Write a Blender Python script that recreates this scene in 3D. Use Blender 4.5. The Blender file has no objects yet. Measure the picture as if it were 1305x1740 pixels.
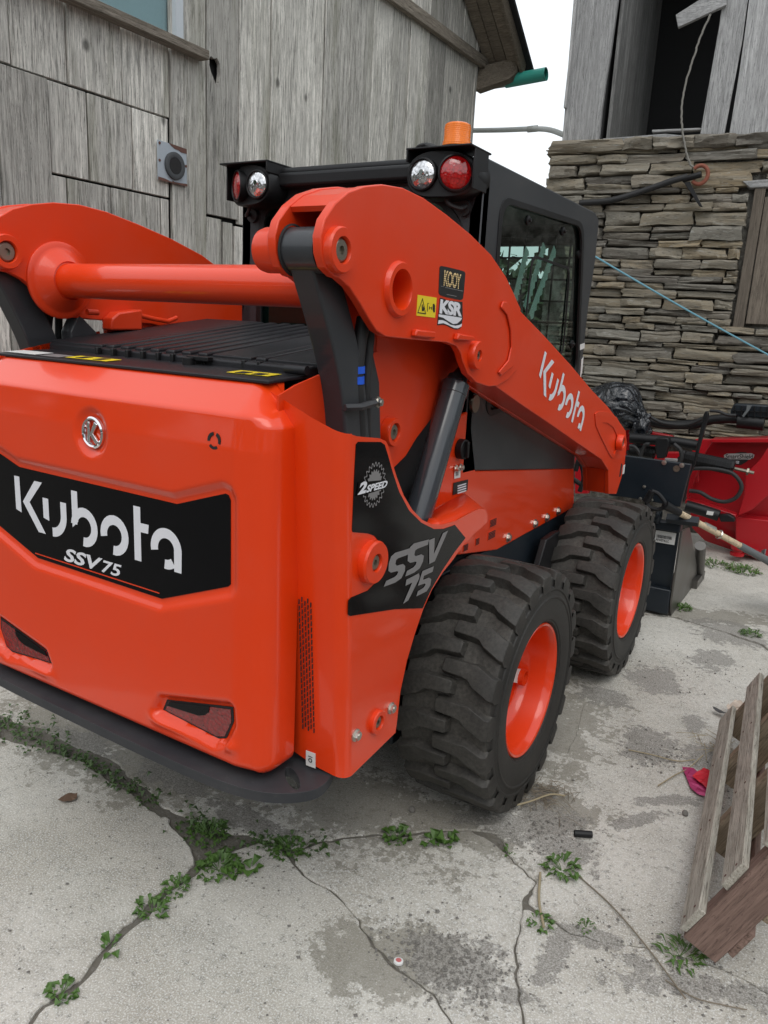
import bpy, bmesh, math, random
from mathutils import Vector, Matrix
from mathutils.geometry import tessellate_polygon
random.seed(7)
S = bpy.context.scene
COL = S.collection
# ---------------------------------------------------------------- camera
FPX = 1309.51472
CC = Vector((1.61053726, -2.31704917, 1.58239056))
RR = Matrix(((0.85052659, 0.52351533, 0.05036083), (0.1655269, -0.17556748, -0.97045191), (-0.49920473, 0.83373123, -0.23598069)))
cam = bpy.data.cameras.new('camera'); cam_o = bpy.data.objects.new('camera', cam); COL.objects.link(cam_o)
cam.sensor_fit = 'VERTICAL'; cam.sensor_height = 36; cam.lens = FPX / 1740 * 36; cam.clip_start = .05; cam.clip_end = 500
m = Matrix.Identity(4)
for r in range(3):
    m[r][0] = RR[0][r]; m[r][1] = -RR[1][r]; m[r][2] = -RR[2][r]; m[r][3] = CC[r]
cam_o.matrix_world = m
S.camera = cam_o
# ---------------------------------------------------------------- world, sun, exposure (overcast)
w = bpy.data.worlds.new('World'); S.world = w; w.use_nodes = True
wn = w.node_tree; wn.nodes.clear()
sky = wn.nodes.new('ShaderNodeTexSky'); sky.sky_type = 'NISHITA'; sky.sun_disc = False
sky.sun_elevation = math.radians(55); sky.sun_rotation = math.radians(150); sky.dust_density = 5; sky.air_density = 1
mx = wn.nodes.new('ShaderNodeMix'); mx.data_type = 'RGBA'; mx.inputs[0].default_value = .90
mx.inputs[7].default_value = (8.2, 8.6, 8.9, 1)      # cloud deck: an even white
bg = wn.nodes.new('ShaderNodeBackground'); bg.inputs[1].default_value = .12
wo = wn.nodes.new('ShaderNodeOutputWorld')
wn.links.new(sky.outputs[0], mx.inputs[6]); wn.links.new(mx.outputs[2], bg.inputs[0]); wn.links.new(bg.outputs[0], wo.inputs[0])
sl = bpy.data.lights.new('sun', 'SUN'); sl.energy = .7; sl.angle = math.radians(35); sl.color = (1, .97, .93)
so = bpy.data.objects.new('sun', sl); COL.objects.link(so)
_el, _az = math.radians(55), math.radians(150)
sd = Vector((math.sin(_az) * math.cos(_el), math.cos(_az) * math.cos(_el), math.sin(_el)))
so.rotation_euler = sd.to_track_quat('Z', 'Y').to_euler()
S.render.engine = 'CYCLES'
S.view_settings.view_transform = 'Standard'; S.view_settings.look = 'None'; S.view_settings.gamma = 1
S.view_settings.exposure = .32; S.view_settings.use_curve_mapping = False
S.cycles.max_bounces = 8; S.cycles.transparent_max_bounces = 12

# ---------------------------------------------------------------- helpers
AX = {'x': 0, 'y': 1, 'z': 2}
def U(q, a, v):
    """point of the place that lies on the plane a = v, seen at pixel q of the 1305x1740 photograph"""
    d = RR.transposed() @ Vector(((q[0] - 652.5) / FPX, (q[1] - 870) / FPX, 1)); i = AX[a]
    return CC + d * ((v - CC[i]) / d[i])
def UP(q, p0, n):
    d = RR.transposed() @ Vector(((q[0] - 652.5) / FPX, (q[1] - 870) / FPX, 1))
    return CC + d * (n.dot(p0 - CC) / n.dot(d))
def zc(ox, oy, s, pts): return [(ox + a / s, oy + b / s) for a, b in pts]
V = Vector
def root_loc(o):
    while o.parent: o = o.parent
    return o.location.copy()
def thing(name, label, cat, loc=(0, 0, 0), group=None, kind=None):
    o = bpy.data.objects.new(name, None); COL.objects.link(o); o.location = loc; o.empty_display_size = .1
    if label: o['label'] = label
    if cat: o['category'] = cat
    if group: o['group'] = group
    if kind: o['kind'] = kind
    return o
def tag(o, label=None, cat=None, group=None, kind=None):
    for k, v in (('label', label), ('category', cat), ('group', group), ('kind', kind)):
        if v: o[k] = v
    return o
def mk(name, verts, faces, mat, parent=None, smooth=False, bevel=0, seg=2, ang=35, mats=None, fmat=None):
    """one mesh object; verts in world space, stored relative to the root thing"""
    off = root_loc(parent) if parent else V((0, 0, 0))
    me = bpy.data.meshes.new(name)
    me.from_pydata([tuple(V(v) - off) for v in verts], [], faces)
    bm = bmesh.new(); bm.from_mesh(me)
    bmesh.ops.remove_doubles(bm, verts=bm.verts, dist=1e-6)
    bmesh.ops.recalc_face_normals(bm, faces=bm.faces)
    bm.to_mesh(me); bm.free()
    o = bpy.data.objects.new(name, me); COL.objects.link(o)
    if mat: me.materials.append(mat)
    if parent: o.parent = parent
    if smooth:
        me.polygons.foreach_set('use_smooth', [True] * len(me.polygons))
        me.set_sharp_from_angle(angle=math.radians(ang))
    if bevel:
        b = o.modifiers.new('bevel', 'BEVEL'); b.width = bevel; b.segments = seg; b.limit_method = 'ANGLE'; b.angle_limit = math.radians(30)
        b.harden_normals = False
        me.polygons.foreach_set('use_smooth', [True] * len(me.polygons)); me.set_sharp_from_angle(angle=math.radians(50))
    return o
class G:
    """collects geometry for ONE mesh"""
    def __init__(s): s.v = []; s.f = []
    def add(s, v, f):
        n = len(s.v); s.v += [V(q) for q in v]; s.f += [[i + n for i in a] for a in f]; return s
    def box(s, c, d, M=None):
        vs = [V((c[0] + i * d[0] / 2, c[1] + j * d[1] / 2, c[2] + k * d[2] / 2)) for i in (-1, 1) for j in (-1, 1) for k in (-1, 1)]
        if M: vs = [M @ q for q in vs]
        return s.add(vs, [(0, 1, 3, 2), (4, 6, 7, 5), (0, 4, 5, 1), (2, 3, 7, 6), (0, 2, 6, 4), (1, 5, 7, 3)])
    def prism1(s, pts, off, hole):
        """outline with one hole, each cap two n-gons so that bevels stay clean"""
        off = V(off)
        ar = lambda P_: sum((P_[i - 1].cross(P_[i]) for i in range(len(P_))), V()).dot(off)
        if ar(pts) * ar(hole) > 0: hole = list(reversed(hole))
        n = len(pts); h = len(hole); c = sum(hole, V()) / h
        d = [(p - c) for p in pts]; i0 = min(range(n), key=lambda i: d[i].length)
        i1 = min((i for i in range(n) if d[i].normalized().dot(d[i0].normalized()) < -.85), key=lambda i: d[i].length)
        h0 = max(range(h), key=lambda j: (hole[j] - c).dot(d[i0])); h1 = max(range(h), key=lambda j: (hole[j] - c).dot(d[i1]))
        N_ = n + h
        def walk(a, b, m): 
            o = [a]
            while a != b: a = (a + 1) % m; o.append(a)
            return o
        A = walk(i0, i1, n) + [n + k for k in walk(h1, h0, h)]; B = walk(i1, i0, n) + [n + k for k in walk(h0, h1, h)]
        f = [tuple(A), tuple(B), tuple(k + N_ for k in reversed(A)), tuple(k + N_ for k in reversed(B))]
        for st, k in ((0, n), (n, h)):
            for i in range(k): j = (i + 1) % k; f.append((st + i, st + j, st + j + N_, st + i + N_))
        al = list(pts) + list(hole); return s.add(al + [p + off for p in al], f)
    def prism(s, pts, off, holes=()):
        """pts: 3D outline; off: extrusion vector"""
        off = V(off); pts = [V(p) for p in pts]; n = len(pts)
        if holes:
            allp = list(pts)
            for h in holes: allp += [V(p) for p in h]
            tris = tessellate_polygon([pts] + [[V(p) for p in h] for h in holes])
            N = len(allp)
            f = [tuple(t) for t in tris] + [tuple(i + N for i in reversed(t)) for t in tris]
            st = 0
            for lp in [pts] + list(holes):
                k = len(lp)
                for i in range(k): j = (i + 1) % k; f.append((st + i, st + j, st + j + N, st + i + N))
                st += k
            return s.add(allp + [p + off for p in allp], f)
        f = [tuple(range(n)), tuple(range(2 * n - 1, n - 1, -1))] + [(i, (i + 1) % n, (i + 1) % n + n, i + n) for i in range(n)]
        return s.add(pts + [p + off for p in pts], f)
    def cyl(s, a, b, r, r2=None, n=24, cap=True, M=None):
        a = V(a); b = V(b); r2 = r if r2 is None else r2; d = (b - a).normalized()
        t = d.cross(V((0, 0, 1)) if abs(d.z) < .9 else V((1, 0, 0))).normalized(); u = d.cross(t)
        vs = [a + (t * math.cos(2 * math.pi * i / n) + u * math.sin(2 * math.pi * i / n)) * r for i in range(n)] + \
             [b + (t * math.cos(2 * math.pi * i / n) + u * math.sin(2 * math.pi * i / n)) * r2 for i in range(n)]
        f = [(i, (i + 1) % n, (i + 1) % n + n, i + n) for i in range(n)]
        if cap: f += [tuple(range(n)), tuple(range(2 * n - 1, n - 1, -1))]
        return s.add(vs, f)
    def tube(s, pts, r, n=10, closed=False):
        pts = [V(p) for p in pts]; rr = r if isinstance(r, (list, tuple)) else [r] * len(pts)
        vs = []; f = []; prev = None
        for k, p in enumerate(pts):
            d = (pts[min(k + 1, len(pts) - 1)] - pts[max(k - 1, 0)]).normalized()
            if prev is None: t = d.cross(V((0, 0, 1)) if abs(d.z) < .9 else V((1, 0, 0))).normalized()
            else: t = (prev - d * prev.dot(d)).normalized()
            prev = t; u = d.cross(t)
            vs += [p + (t * math.cos(2 * math.pi * i / n) + u * math.sin(2 * math.pi * i / n)) * rr[k] for i in range(n)]
            if k: f += [((k - 1) * n + i, (k - 1) * n + (i + 1) % n, k * n + (i + 1) % n, k * n + i) for i in range(n)]
        L = len(pts) - 1
        f += [tuple(range(n)), tuple(range((L + 1) * n - 1, L * n - 1, -1))]
        return s.add(vs, f)
    def lathe(s, prof, c, axis, n=64, full=None):
        """prof: (r, h) pairs along axis from c; closed=full joins last to first"""
        c = V(c); d = V(axis).normalized(); t = d.cross(V((0, 0, 1)) if abs(d.z) < .9 else V((1, 0, 0))).normalized(); u = d.cross(t)
        vs = [c + d * h + (t * math.cos(2 * math.pi * i / n) + u * math.sin(2 * math.pi * i / n)) * r for r, h in prof for i in range(n)]
        K = len(prof); f = []
        for k in range(K - 1 if not full else K):
            a = k * n; b = ((k + 1) % K) * n
            f += [(a + i, a + (i + 1) % n, b + (i + 1) % n, b + i) for i in range(n)]
        return s.add(vs, f)
    def out(s, name, mat, parent=None, **k): return mk(name, s.v, s.f, mat, parent, **k)
def smoothpts(pts, it=2, closed=True):
    for _ in range(it):
        o = []; n = len(pts)
        for i in range(n if closed else n - 1):
            a = V(pts[i]); b = V(pts[(i + 1) % n]); o += [a * .75 + b * .25, a * .25 + b * .75]
        if not closed: o = [V(pts[0])] + o + [V(pts[-1])]
        pts = o
    return pts
def spline(pts, n=8):
    pts = [V(p) for p in pts]; P = [pts[0] * 2 - pts[1]] + pts + [pts[-1] * 2 - pts[-2]]; o = []
    for i in range(1, len(P) - 2):
        for k in range(n):
            t = k / n; a, b, c, d = P[i - 1], P[i], P[i + 1], P[i + 2]
            o.append(.5 * ((2 * b) + (-a + c) * t + (2 * a - 5 * b + 4 * c - d) * t * t + (-a + 3 * b - 3 * c + d) * t ** 3))
    o.append(pts[-1]); return o
def circ(c, r, axis='x', n=24, ry=None):
    ry = ry or r; c = V(c); o = []
    for i in range(n):
        a = 2 * math.pi * i / n; p = r * math.cos(a); q = ry * math.sin(a)
        o.append(c + {'x': V((0, p, q)), 'y': V((p, 0, q)), 'z': V((p, q, 0))}[axis])
    return o
# ---- text: flat lettering fitted to a parallelogram (O = bottom-left corner, u = full width, v = full height)
def lettering(txt, O, u, v, mat, parent, bold=.0, th=.0008, name='lettering', spacing=1.0):
    cu = bpy.data.curves.new('t', 'FONT'); cu.body = txt; cu.size = 1; cu.offset = bold; cu.space_character = spacing; cu.resolution_u = 3
    to = bpy.data.objects.new('t', cu); COL.objects.link(to)
    dg = bpy.context.evaluated_depsgraph_get(); dg.update()
    me = bpy.data.meshes.new_from_object(to.evaluated_get(dg))
    bpy.data.objects.remove(to); bpy.data.curves.remove(cu)
    xs = [q.co.x for q in me.vertices]; ys = [q.co.y for q in me.vertices]
    x0, x1, y0, y1 = min(xs), max(xs), min(ys), max(ys)
    O = V(O); u = V(u); v = V(v); n = u.cross(v).normalized(); off = root_loc(parent)
    for q in me.vertices:
        a = (q.co.x - x0) / (x1 - x0); b = (q.co.y - y0) / (y1 - y0)
        q.co = O + u * a + v * b + n * th - off
    o = bpy.data.objects.new(name, me); COL.objects.link(o); me.materials.clear(); me.materials.append(mat); o.parent = parent; me.name = name
    return o
def arcpoly(cx, cy, R, r, a0, a1, n=20):
    o = [(cx + R * math.cos(math.radians(a0 + (a1 - a0) * i / n)), cy + R * math.sin(math.radians(a0 + (a1 - a0) * i / n))) for i in range(n + 1)]
    return o + [(cx + r * math.cos(math.radians(a1 + (a0 - a1) * i / n)), cy + r * math.sin(math.radians(a1 + (a0 - a1) * i / n))) for i in range(n + 1)]
LOGO = [
 [(-.336, .050), (-.312, .044), (-.313, .145), (-.336, .145)],
 [(-.247, .143), (-.214, .143), (-.273, .080), (-.209, .001), (-.240, .001), (-.303, .077)],
 [(-.215, .046), (-.191, .041), (-.191, .102), (-.215, .102)],
 [(-.141, .102), (-.117, .102)] + [(-.179 + .062 * math.cos(a), .064 + .064 * math.sin(a)) for a in [math.radians(-4 - 86 * i / 10) for i in range(11)]] +
 [(-.179 + .038 * math.cos(a), .064 + .039 * math.sin(a)) for a in [math.radians(-90 + 86 * i / 10) for i in range(11)]],
 [(-.094, .041), (-.070, .060), (-.070, .141), (-.094, .141)],
 arcpoly(-.047, .049, .0525, .0275, 176, -98),
 arcpoly(.069, .049, .0525, .0275, 192, -98),
 [(.142, .0), (.166, .0), (.166, .076), (.192, .076), (.195, .099), (.166, .099), (.166, .139), (.142, .139)],
 arcpoly(.253, .049, .0525, .0275, 192, -2),
 [(.280, -.002), (.304, -.002), (.3055, .050), (.280, .050)],
 arcpoly(.253, .049, .050, .026, -98, -52),
]
def logo(O, u, v, mat, parent, th=.0012):
    """the stencilled word mark; O on the baseline under x = 0, u and v unit-scale vectors"""
    g = G(); O = V(O); u = V(u); v = V(v); n = u.cross(v).normalized()
    for k, pl in enumerate(LOGO):
        pts = [O + u * a + v * b + n * (th + k * .00003) for a, b in pl]
        tr = tessellate_polygon([pts]); g.add(pts, [tuple(t) for t in tr])
    return g.out('lettering', mat, parent)
def flat(name, pts, mat, parent, off):
    return G().prism(pts, off).out(name, mat, parent)

# ---------------------------------------------------------------- materials
def nt(name):
    m = bpy.data.materials.new(name); m.use_nodes = True; t = m.node_tree; b = t.nodes['Principled BSDF']; return m, t, b
def N(t, ty, **k):
    n = t.nodes.new(ty)
    for a, v in k.items(): setattr(n, a, v)
    return n
def noise(t, scale, vec=None, detail=5, rough=.6, dist=0):
    n = N(t, 'ShaderNodeTexNoise'); n.inputs['Scale'].default_value = scale; n.inputs['Detail'].default_value = detail
    n.inputs['Roughness'].default_value = rough; n.inputs['Distortion'].default_value = dist
    if vec is not None: t.links.new(vec, n.inputs['Vector'])
    return n
def ramp(t, fac, stops):
    r = N(t, 'ShaderNodeValToRGB'); e = r.color_ramp.elements
    while len(e) < len(stops): e.new(.5)
    for i, (p, c) in enumerate(stops):
        e[i].position = p; e[i].color = (c, c, c, 1) if not isinstance(c, tuple) else (*c, 1)
    t.links.new(fac, r.inputs[0]); return r
def mix(t, fac, a, b, mode='MIX'):
    x = N(t, 'ShaderNodeMix', data_type='RGBA', blend_type=mode)
    for s, v in ((0, fac), (6, a), (7, b)):
        if isinstance(v, (int, float)): x.inputs[s].default_value = v
        elif isinstance(v, tuple): x.inputs[s].default_value = (*v, 1)
        else: t.links.new(v, x.inputs[s])
    return x.outputs[2]
def math_(t, op, a, b=None, clamp=False):
    x = N(t, 'ShaderNodeMath', operation=op); x.use_clamp = clamp
    for s, v in ((0, a), (1, b)):
        if v is None: continue
        if isinstance(v, (int, float)): x.inputs[s].default_value = v
        else: t.links.new(v, x.inputs[s])
    return x.outputs[0]
def bump(t, b, h, strength=.3, dist=.002, prev=None):
    n = N(t, 'ShaderNodeBump'); n.inputs['Strength'].default_value = strength; n.inputs['Distance'].default_value = dist
    t.links.new(h, n.inputs['Height'])
    if prev is not None: t.links.new(prev, n.inputs['Normal'])
    t.links.new(n.outputs[0], b.inputs['Normal']); return n.outputs[0]
def coords(t, scale=(1, 1, 1), rnd=True):
    tc = N(t, 'ShaderNodeTexCoord'); mp = N(t, 'ShaderNodeMapping'); mp.inputs['Scale'].default_value = scale
    t.links.new(tc.outputs['Object'], mp.inputs[0])
    if rnd:
        oi = N(t, 'ShaderNodeObjectInfo'); cb = N(t, 'ShaderNodeCombineXYZ')
        t.links.new(math_(t, 'MULTIPLY', oi.outputs['Random'], 37.), cb.inputs[0]); t.links.new(math_(t, 'MULTIPLY', oi.outputs['Random'], 91.), cb.inputs[1]); t.links.new(math_(t, 'MULTIPLY', oi.outputs['Random'], 13.), cb.inputs[2])
        t.links.new(cb.outputs[0], mp.inputs['Location'])
    return mp.outputs[0]
def paint(name, col, rough=.3, coat=.5, metal=0, dust=.12, dustcol=(.35, .33, .3), orange=.02, wear=0):
    m, t, b = nt(name); v = coords(t, rnd=False); b.inputs['Specular IOR Level'].default_value = .35
    n1 = noise(t, 3.5, v, 6, .65); n2 = noise(t, 60, v, 4, .6)
    f = math_(t, 'MULTIPLY', ramp(t, n1.outputs[0], [(.42, 0), (.75, 1)]).outputs[0], dust)
    f2 = math_(t, 'MULTIPLY', ramp(t, n2.outputs[0], [(.6, 0), (.8, 1)]).outputs[0], dust * .8)
    c = mix(t, math_(t, 'ADD', f, f2, True), col, dustcol)
    t.links.new(c, b.inputs['Base Color'])
    rr = N(t, 'ShaderNodeMapRange'); rr.inputs[3].default_value = rough * .75; rr.inputs[4].default_value = rough * 1.5
    t.links.new(n1.outputs[0], rr.inputs[0]); t.links.new(rr.outputs[0], b.inputs['Roughness'])
    b.inputs['Metallic'].default_value = metal; b.inputs['Coat Weight'].default_value = coat; b.inputs['Coat Roughness'].default_value = .08
    n3 = noise(t, 260, v, 2, .5); n4 = noise(t, 9, v, 2, .4)
    p = bump(t, b, n3.outputs[0], orange, .0008); bump(t, b, n4.outputs[0], orange * 2, .004, p)
    return m
def plain(name, col, rough=.5, metal=0, **k):
    m, t, b = nt(name); v = coords(t, rnd=False); n = noise(t, 40, v, 4)
    t.links.new(mix(t, math_(t, 'MULTIPLY', n.outputs[0], .25), col, tuple(min(1, c * .55 + .02) for c in col)), b.inputs['Base Color'])
    b.inputs['Roughness'].default_value = rough; b.inputs['Metallic'].default_value = metal
    if k.get('coat'): b.inputs['Coat Weight'].default_value = k['coat']
    return m
ORANGE = paint('orange paint', (.78, .046, .003), .30, .6, dust=.03)
ORANGE_M = paint('orange paint satin', (.73, .042, .003), .36, .3, dust=.05)
CHAR = paint('charcoal paint', (.032, .035, .040), .38, .3, dust=.12, dustcol=(.16, .155, .15))
CHAR_M = paint('charcoal metal plate', (.030, .032, .037), .5, .05, dust=.18, dustcol=(.17, .16, .15))
BLACKP = paint('black plastic', (.007, .007, .008), .42, 0, dust=.15, dustcol=(.04, .04, .04))
COVER = paint('engine cover black', (.014, .014, .017), .40, .0, dust=.25, dustcol=(.06, .06, .06))
GLOSSB = paint('gloss black decal', (.005, .005, .006), .10, .0, dust=.03, dustcol=(.03, .03, .03))
GLOSSB.node_tree.nodes['Principled BSDF'].inputs['Specular IOR Level'].default_value = .16
CYLP = paint('cylinder paint', (.040, .046, .054), .22, .7, dust=.1, dustcol=(.16, .155, .15))
DARKIN = plain('dark inside', (.012, .012, .013), .8)
BLUEBLK = paint('blue black steel', (.009, .014, .020), .4, .1, dust=.15, dustcol=(.06, .065, .07))
RED = paint('red plow paint', (.40, .006, .012), .33, .3, dust=.14, dustcol=(.10, .012, .016))
STEELB = paint('scuffed bucket steel', (.13, .125, .12), .35, 0, metal=.7, dust=.5, dustcol=(.2, .18, .15))
ZINC = plain('zinc bolt', (.62, .60, .55), .3, .95)
PINM = plain('pin steel', (.30, .27, .22), .38, .9)
CHROME = plain('chrome', (.85, .85, .87), .08, 1)
WHITE = plain('white lettering', (.78, .78, .82), .5)
GREYL = plain('grey lettering', (.23, .22, .22), .45)
YELLOW = plain('yellow sticker', (.86, .66, .02), .5)
STICKW = plain('white sticker', (.72, .72, .70), .5)
GOLD = plain('gold print', (.85, .62, .30), .45)
INK = plain('black ink', (.012, .012, .012), .5)
BLUEB = plain('blue hose band', (.01, .11, .72), .5)
RUBHOSE = plain('hose rubber', (.014, .014, .015), .6)
LENSW = None
def lens(name, col, rough=.08):
    m, t, b = nt(name); v = coords(t, rnd=False)
    vo = N(t, 'ShaderNodeTexVoronoi'); vo.inputs['Scale'].default_value = 110; t.links.new(v, vo.inputs['Vector'])
    t.links.new(mix(t, vo.outputs['Distance'], col, tuple(min(1, c * .35) for c in col)), b.inputs['Base Color'])
    b.inputs['Roughness'].default_value = rough; b.inputs['Coat Weight'].default_value = 1; b.inputs['Coat Roughness'].default_value = .03
    bump(t, b, vo.outputs['Distance'], .4, .002); return m
LENSW = lens('clear lamp reflector', (.95, .95, .97), .06); LENSW.node_tree.nodes['Principled BSDF'].inputs['Metallic'].default_value = .85
LRED = lens('red lens', (.50, .006, .008)); LTAIL = lens('tail lens', (.30, .006, .010), .2)
def beacon_mat():
    m, t, b = nt('amber beacon'); b.inputs['Base Color'].default_value = (1, .22, .004, 1); b.inputs['Transmission Weight'].default_value = .2
    b.inputs['Roughness'].default_value = .22; b.inputs['Coat Weight'].default_value = .15; b.inputs['Specular IOR Level'].default_value = .3
    v = coords(t, rnd=False); wv = N(t, 'ShaderNodeTexWave', bands_direction='Z'); wv.inputs['Scale'].default_value = 55; t.links.new(v, wv.inputs['Vector'])
    bump(t, b, wv.outputs['Fac'], .4, .0012); return m
AMBER = beacon_mat()
def glass_mat(name, tint, rough=.02):
    m = bpy.data.materials.new(name); m.use_nodes = True; t = m.node_tree; t.nodes.clear()
    o = N(t, 'ShaderNodeOutputMaterial'); tr = N(t, 'ShaderNodeBsdfTransparent'); tr.inputs[0].default_value = (*tint, 1)
    gl = N(t, 'ShaderNodeBsdfGlossy'); gl.inputs['Roughness'].default_value = rough; gl.inputs[0].default_value = (.9, .95, .95, 1)
    fr = N(t, 'ShaderNodeFresnel'); fr.inputs[0].default_value = 1.5; mxs = N(t, 'ShaderNodeMixShader')
    ge = N(t, 'ShaderNodeNewGeometry'); t.links.new(math_(t, 'MULTIPLY', fr.outputs[0], math_(t, 'SUBTRACT', 1.0, ge.outputs['Backfacing']), True), mxs.inputs[0]); t.links.new(tr.outputs[0], mxs.inputs[1]); t.links.new(gl.outputs[0], mxs.inputs[2]); t.links.new(mxs.outputs[0], o.inputs[0])
    return m
GLASS = glass_mat('tinted cab glass', (.60, .72, .68)); GLASS2 = glass_mat('old window glass', (.80, .86, .87))
def rubber():
    m, t, b = nt('tyre rubber'); v = coords(t, rnd=False)
    n1 = noise(t, 5, v, 6, .6, .3); n2 = noise(t, 90, v, 5, .7)
    f = math_(t, 'MULTIPLY', ramp(t, n1.outputs[0], [(.30, .25), (.75, .9)]).outputs[0], ramp(t, n2.outputs[0], [(.35, .35), (.7, 1)]).outputs[0])
    at = N(t, 'ShaderNodeAttribute'); at.attribute_name = 'dust'
    f = math_(t, 'MULTIPLY', f, math_(t, 'ADD', math_(t, 'MULTIPLY', at.outputs['Fac'], .55), .12), True)
    t.links.new(mix(t, f, (.014, .0136, .0132), (.21, .195, .17)), b.inputs['Base Color'])
    b.inputs['Roughness'].default_value = .6; b.inputs['Specular IOR Level'].default_value = .35; p = bump(t, b, n2.outputs[0], .10, .001)
    ns = noise(t, 400, v, 2); bump(t, b, ns.outputs[0], .15, .0006, p); return m
RUBBER = rubber()
def wood(name, light, dark, sc, green=0., bumps=.9, var=.35, knots=True):
    """weathered timber; sc stretches the grain along the board's long axis"""
    m, t, b = nt(name); v = coords(t, sc)
    big = coords(t, tuple(max(.6, s * .12) for s in sc))
    n1 = noise(t, 1.6, v, 9, .78, .55)
    wv = noise(t, .8, v, 3, .5, 2.2)
    fine = noise(t, 5.5, v, 5, .7)
    g = math_(t, 'ADD', math_(t, 'MULTIPLY', n1.outputs[0], .6), math_(t, 'MULTIPLY', fine.outputs[0], .4))
    r1 = ramp(t, g, [(.38, dark), (.48, tuple((a + c) * .46 for a, c in zip(light, dark))), (.60, light)])
    cl = ramp(t, fine.outputs[0], [(.34, 1), (.43, 0)])
    c = mix(t, math_(t, 'MULTIPLY', cl.outputs[0], .7), r1.outputs[0], tuple(q * .35 for q in dark))
    ck = noise(t, 2.6, v, 4, .6, .8); c = mix(t, math_(t, 'MULTIPLY', ramp(t, ck.outputs[0], [(.485, 0), (.497, 1), (.503, 1), (.515, 0)]).outputs[0], .6), c, tuple(q * .3 for q in dark))
    oi = N(t, 'ShaderNodeObjectInfo')
    hv = N(t, 'ShaderNodeHueSaturation'); t.links.new(c, hv.inputs['Color'])
    t.links.new(math_(t, 'ADD', math_(t, 'MULTIPLY', oi.outputs['Random'], var), 1 - var / 2), hv.inputs['Value'])
    c = hv.outputs[0]
    bn = noise(t, 2.2, big, 4, .6)
    c = mix(t, math_(t, 'MULTIPLY', ramp(t, bn.outputs[0], [(.45, 0), (.7, 1)]).outputs[0], .55), c, tuple(q * .58 for q in light), 'MULTIPLY' if False else 'MIX')
    if green:
        gn = noise(t, 1.1, coords(t, (3.2, 3.2, .35)), 4, .6)
        c = mix(t, math_(t, 'MULTIPLY', ramp(t, gn.outputs[0], [(.52, 0), (.68, 1)]).outputs[0], green), c, (.10, .105, .045))
    if knots:
        vo = N(t, 'ShaderNodeTexVoronoi'); vo.inputs['Scale'].default_value = 1.0; t.links.new(coords(t, tuple(3.1 if s > 5 else 2.2 for s in sc)), vo.inputs['Vector'])
        kn = ramp(t, vo.outputs['Distance'], [(.035, 1), (.085, 0)])
        c = mix(t, math_(t, 'MULTIPLY', kn.outputs[0], .8), c, tuple(q * .45 for q in dark))
    t.links.new(c, b.inputs['Base Color']); b.inputs['Roughness'].default_value = .85; b.inputs['Specular IOR Level'].default_value = .25
    bump(t, b, g, bumps, .006)
    return m
BARN = wood('weathered barn board', (.80, .78, .72), (.16, .155, .14), (30, 30, 1.5), green=.5, var=.7, bumps=1.0)
BARNTRIM = wood('weathered trim', (.34, .30, .25), (.10, .085, .065), (40, 2.2, 40), knots=False)
SOFFIT = wood('brown soffit board', (.27, .23, .18), (.09, .074, .056), (3, 40, 40), var=.3)
BEAM = wood('silver grey board', (.50, .50, .50), (.20, .20, .20), (38, 38, 1.8), bumps=1.0)
BEAMX = wood('silver grey crossboard', (.50, .50, .50), (.20, .20, .20), (3, 40, 40))
DOORW = wood('brown grey shutter', (.22, .185, .15), (.09, .075, .06), (34, 34, 1.6), knots=False)
PALW = wood('pallet deck board', (.60, .565, .49), (.24, .215, .175), (2.0, 34, 34), var=.2)
PALR = wood('pallet stringer stained red', (.30, .20, .165), (.13, .085, .068), (2.0, 30, 30), var=.15, knots=False)
PALI = wood('pallet inner timber', (.42, .33, .235), (.17, .13, .09), (2.0, 30, 30), var=.2, knots=False)
def stone_mat():
    m, t, b = nt('wall stone'); v = coords(t, (1, 1, 1)); oi = N(t, 'ShaderNodeObjectInfo')
    rc = ramp(t, oi.outputs['Random'], [(0, (.15, .13, .10)), (.2, (.28, .235, .165)), (.4, (.19, .17, .14)), (.55, (.33, .255, .155)), (.7, (.24, .225, .19)), (.85, (.12, .105, .09)), (1, (.29, .25, .19))])
    n1 = noise(t, 2.2, v, 8, .7, .4); n2 = noise(t, 7, v, 6, .7)
    c = mix(t, ramp(t, n1.outputs[0], [(.35, 0), (.7, .7)]).outputs[0], rc.outputs[0], (.25, .24, .21))
    c = mix(t, ramp(t, n2.outputs[0], [(.32, .7), (.46, 0)]).outputs[0], c, (.045, .04, .032))
    lich = noise(t, 4.5, v, 6, .75, .6)
    c = mix(t, ramp(t, lich.outputs[0], [(.58, 0), (.64, .75)]).outputs[0], c, (.38, .38, .35))
    t.links.new(c, b.inputs['Base Color']); b.inputs['Roughness'].default_value = .9; b.inputs['Specular IOR Level'].default_value = .3
    n4 = noise(t, 22, v, 4, .7); p = bump(t, b, n1.outputs[0], .7, .014); p = bump(t, b, n2.outputs[0], .9, .007, p); bump(t, b, n4.outputs[0], .6, .002, p); return m
STONE = stone_mat()
def mortar_mat():
    m, t, b = nt('lime mortar'); v = coords(t, rnd=False); n1 = noise(t, 5, v, 7, .7); n2 = noise(t, 45, v, 6, .7)
    c = mix(t, ramp(t, n1.outputs[0], [(.42, 0), (.62, 1)]).outputs[0], (.04, .035, .028), (.34, .33, .30))
    t.links.new(mix(t, math_(t, 'MULTIPLY', n2.outputs[0], .6), c, (.12, .11, .09)), b.inputs['Base Color']); b.inputs['Roughness'].default_value = .95
    p = bump(t, b, n1.outputs[0], 1, .05); bump(t, b, n2.outputs[0], .7, .008, p); return m
MORTAR = mortar_mat()
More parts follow.
